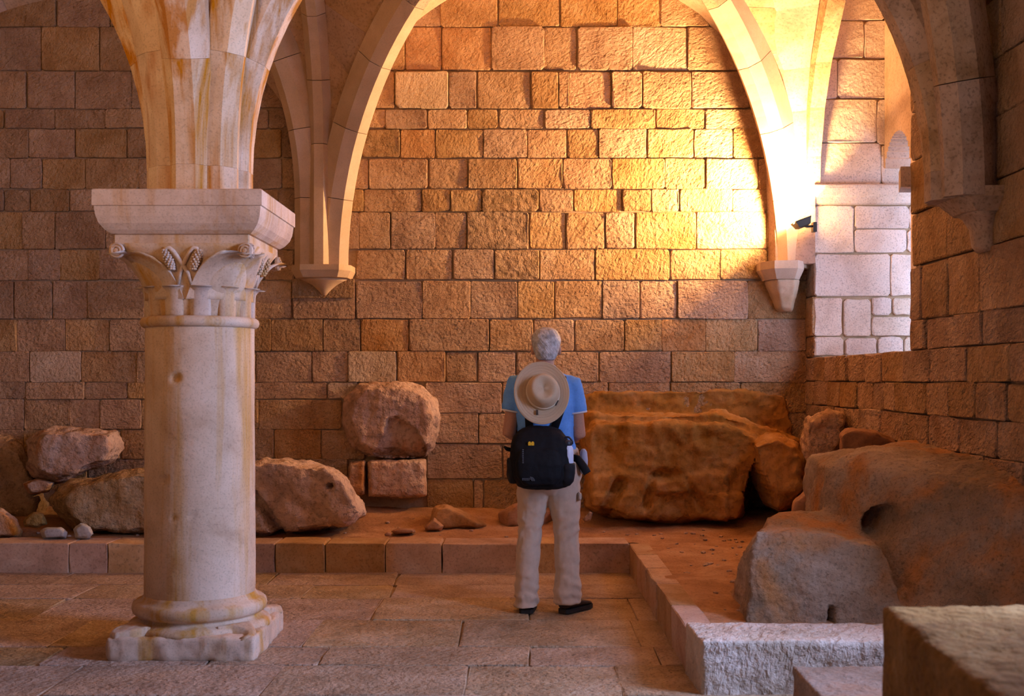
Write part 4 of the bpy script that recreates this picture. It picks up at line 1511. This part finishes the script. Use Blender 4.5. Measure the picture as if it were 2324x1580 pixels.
tube(bm, [(BX + .17, BY + .05, .955), (BX + .215, BY + .02, .945), (BX + .245, BY - .02, .905), (BX + .268, BY - .04, .865)], [.020, .023, .024, .024], 10, 0.3, up=(0, 1, 0))
ppart('hip_belt', bm, 'black2')
bm = bmesh.new()
tube(bm, [(BX - .17, BY + .03, .995), (BX - .205, BY + .01, 1.005), (BX - .222, BY, 1.02)], [.012, .012, .006], 8, 0.4, up=(0, 1, 0))
ppart('compression_strap', bm, 'black2')
bm = bmesh.new()
tube(bm, [(BX + .09, BY - .05, 1.085), (BX + .14, BY - .02, 1.05), (BX + .185, BY + .03, 1.04)], .013, 8, 0.35, up=(0, -1, 0))
ppart('compression_strap', bm, 'black2')


def on_pack(px, py, Y):
    return at(px, py, Y)


for px, py, Y, m in ((1202, 1007, 6.672, 'yellow'), (1209, 1007, 6.672, 'yellow'), (1276, 1050, 6.715, 'yellow'), (1266, 1042, 6.70, 'reflect')):
    bm = bmesh.new()
    p = on_pack(px, py, Y)
    hull(bm, [p + V((x, y, z)) for x, z in ((-.008, -.011), (.008, -.011), (.009, .004), (.004, .012), (-.004, .012), (-.009, .004)) for y in (-.004, .004)])
    ppart('zip_pull', bm, m, pocket if px < 1220 else None, False)
for pts in ([(1163, 1048, 6.725), (1168, 1060, 6.715), (1174, 1070, 6.712)], [(1250, 1085, 6.675), (1260, 1080, 6.680), (1267, 1074, 6.690)]):
    bm = bmesh.new()
    tube(bm, [on_pack(*p) for p in pts], .003, 6)
    ppart('piping', bm, 'reflect')
bm = bmesh.new()                                     # small woven emblem: quarter dome of three arcs and two rows of tiny letters
c = on_pack(1203, 1092, 6.634)
for r in (.012, .019, .026):
    tube(bm, [c + V((r * math.cos(a), 0, r * 0.9 * math.sin(a))) for a in [PI * k / 12 for k in range(0, 7)]], .0022, 5)
for z in (.004, .012):
    for k in range(5):
        bbox(bm, c + V((-.045 + k * .009, -.001, z)), c + V((-.039 + k * .009, .001, z + .005)))
ppart('emblem', bm, 'grey_print', None, False)
bm = bmesh.new()
for k in range(8):
    p = on_pack(1187, 1021 + k * 4.2, 6.638)
    bbox(bm, p + V((-.004, -.001, -.003)), p + V((.004, .001, .003)))
ppart('vertical_lettering', bm, 'grey_print', None, False)

# water bottle in the side pocket
bl = V((BX + .150, BY - .045, .86))
bot = thing('water_bottle', "frosted water bottle with dark loop cap in the backpack's side pocket", 'bottle', bl)
bm = bmesh.new()
lathe(bm, [(.030, 0), (.036, .006), (.037, .06), (.037, .13), (.034, .155), (.024, .170), (.022, .176)], n=24)
from_bm('flask', bm, 'bottle', bot, True)
bm = bmesh.new()
lathe(bm, [(.026, .168), (.027, .172), (.027, .192), (.022, .197), (.001, .198)], n=20)
capp = from_bm('cap', bm, 'cap', bot, True)
bm = bmesh.new()
tube(bm, [(.030 * math.cos(a), 0, .178 + .040 * math.sin(a)) for a in [PI * k / 10 for k in range(11)]], .006, 8)
from_bm('carry_loop', bm, 'cap', capp, True)
# pouch on the hip
pl = V((.385, 6.93, .93))
bm = bmesh.new()
ring_loft(bm, ell_rings([(0, 0, -.085, .012, .035), (0, 0, -.07, .022, .05), (0, 0, 0, .026, .055), (0, 0, .05, .020, .05), (0, 0, .065, .010, .035)], p=2.8))
po = from_bm('hip_pouch', bm, 'pale_cloth', None, True)
po.location = pl
tag(po, "pale pouch worn at the man's right hip", 'pouch')

# sun hat hanging on his back
hn = V((0.05, -0.945, 0.32)).normalized()
hu = V((0, 0, 1)).cross(-hn).normalized() * -1
if hu.x < 0:
    hu = -hu
hv = hn.cross(hu).normalized()
if hv.z < 0:
    hv = -hv
hc = at(1229, 892, 6.79)
hat = thing('sun_hat', "tan wide-brimmed sun hat hanging on the man's back", 'hat', hc)


def hp(u, v, w):
    return hu * u + hv * v + hn * w


rot = 0.18
bm = bmesh.new()
top, und = [], []
for k, r in enumerate((0.50, 0.60, 0.75, 0.9, 0.985, 1.0)):
    ra, rb = [], []
    for i in range(56):
        a = 2 * PI * i / 56
        u, v = .165 * r * math.cos(a), .196 * r * math.sin(a)
        wv = 0.016 * (r - 0.5) * math.cos(2 * a + 0.6) + 0.035 * (r - .5) ** 2
        ra.append(hp(u, v, wv + (.005 if r < 1 else 0.002)))
        rb.append(hp(u, v, wv - .001))
    top.append(ra)
    und.append(rb)
rv_ = ring_loft(bm, top + und[::-1], cap=False)
for i in range(56):
    j = (i + 1) % 56
    bm.faces.new((rv_[-1][i], rv_[-1][j], rv_[0][j], rv_[0][i]))
brim = from_bm('brim', bm, 'straw', hat, True)
for k in range(5):
    bm = bmesh.new()
    r = .62 + .085 * k
    tube(bm, [hp(.165 * r * math.cos(a), .196 * r * math.sin(a), .0055 + .016 * (r - .5) * math.cos(2 * a + .6) + .035 * (r - .5) ** 2) for a in [2 * PI * i / 48 for i in range(49)]], .0011, 4)
    from_bm('stitching', bm, 'straw', brim)
bm = bmesh.new()
rings = []
for w, k, dent in ((-.002, 1.0, 0), (.02, .98, 0), (.05, .93, 0), (.078, .86, 0), (.096, .74, 0), (.103, .60, .004), (.100, .42, .012), (.094, .22, .016), (.092, .05, .018)):
    ring = []
    for i in range(40):
        a = 2 * PI * i / 40
        u, v = .098 * k * math.cos(a), .108 * k * math.sin(a)
        pinch = .010 * max(0, math.sin(a)) * (w / .1) ** 2
        u2 = u * math.cos(rot) - v * math.sin(rot)
        v2 = u * math.sin(rot) + v * math.cos(rot)
        ring.append(hp(u2 + .008, v2 + .002, w - dent * (1 - 0.3 * math.cos(2 * a))))
    rings.append(ring)
ring_loft(bm, rings)
crown = from_bm('crown', bm, 'straw', hat, True)
bm = bmesh.new()
r_in, r_out = [], []
rings = []
for w, k in ((.002, 1.02), (.004, 1.035), (.024, 1.02), (.026, 1.0)):
    ring = []
    for i in range(40):
        a = 2 * PI * i / 40
        u, v = .098 * k * math.cos(a), .108 * k * math.sin(a)
        ring.append(hp(u * math.cos(rot) - v * math.sin(rot) + .008, u * math.sin(rot) + v * math.cos(rot) + .002, w))
    rings.append(ring)
ring_loft(bm, rings)
from_bm('hat_band', bm, 'straw_band', hat, True)
bm = bmesh.new()
hull(bm, [hp(-.030 + a, -.122 + b, w) for a in (-.006, .006) for b in (-.016, .012) for w in (.006, .018)])
from_bm('cord_toggle', bm, 'dark_strap', hat)
bm = bmesh.new()
hull(bm, [hp(.088 + a + b * .5, -.068 + b, w) for a in (-.004, .004) for b in (-.014, .014) for w in (.01, .026)])
from_bm('side_tag', bm, 'dark_strap', hat)
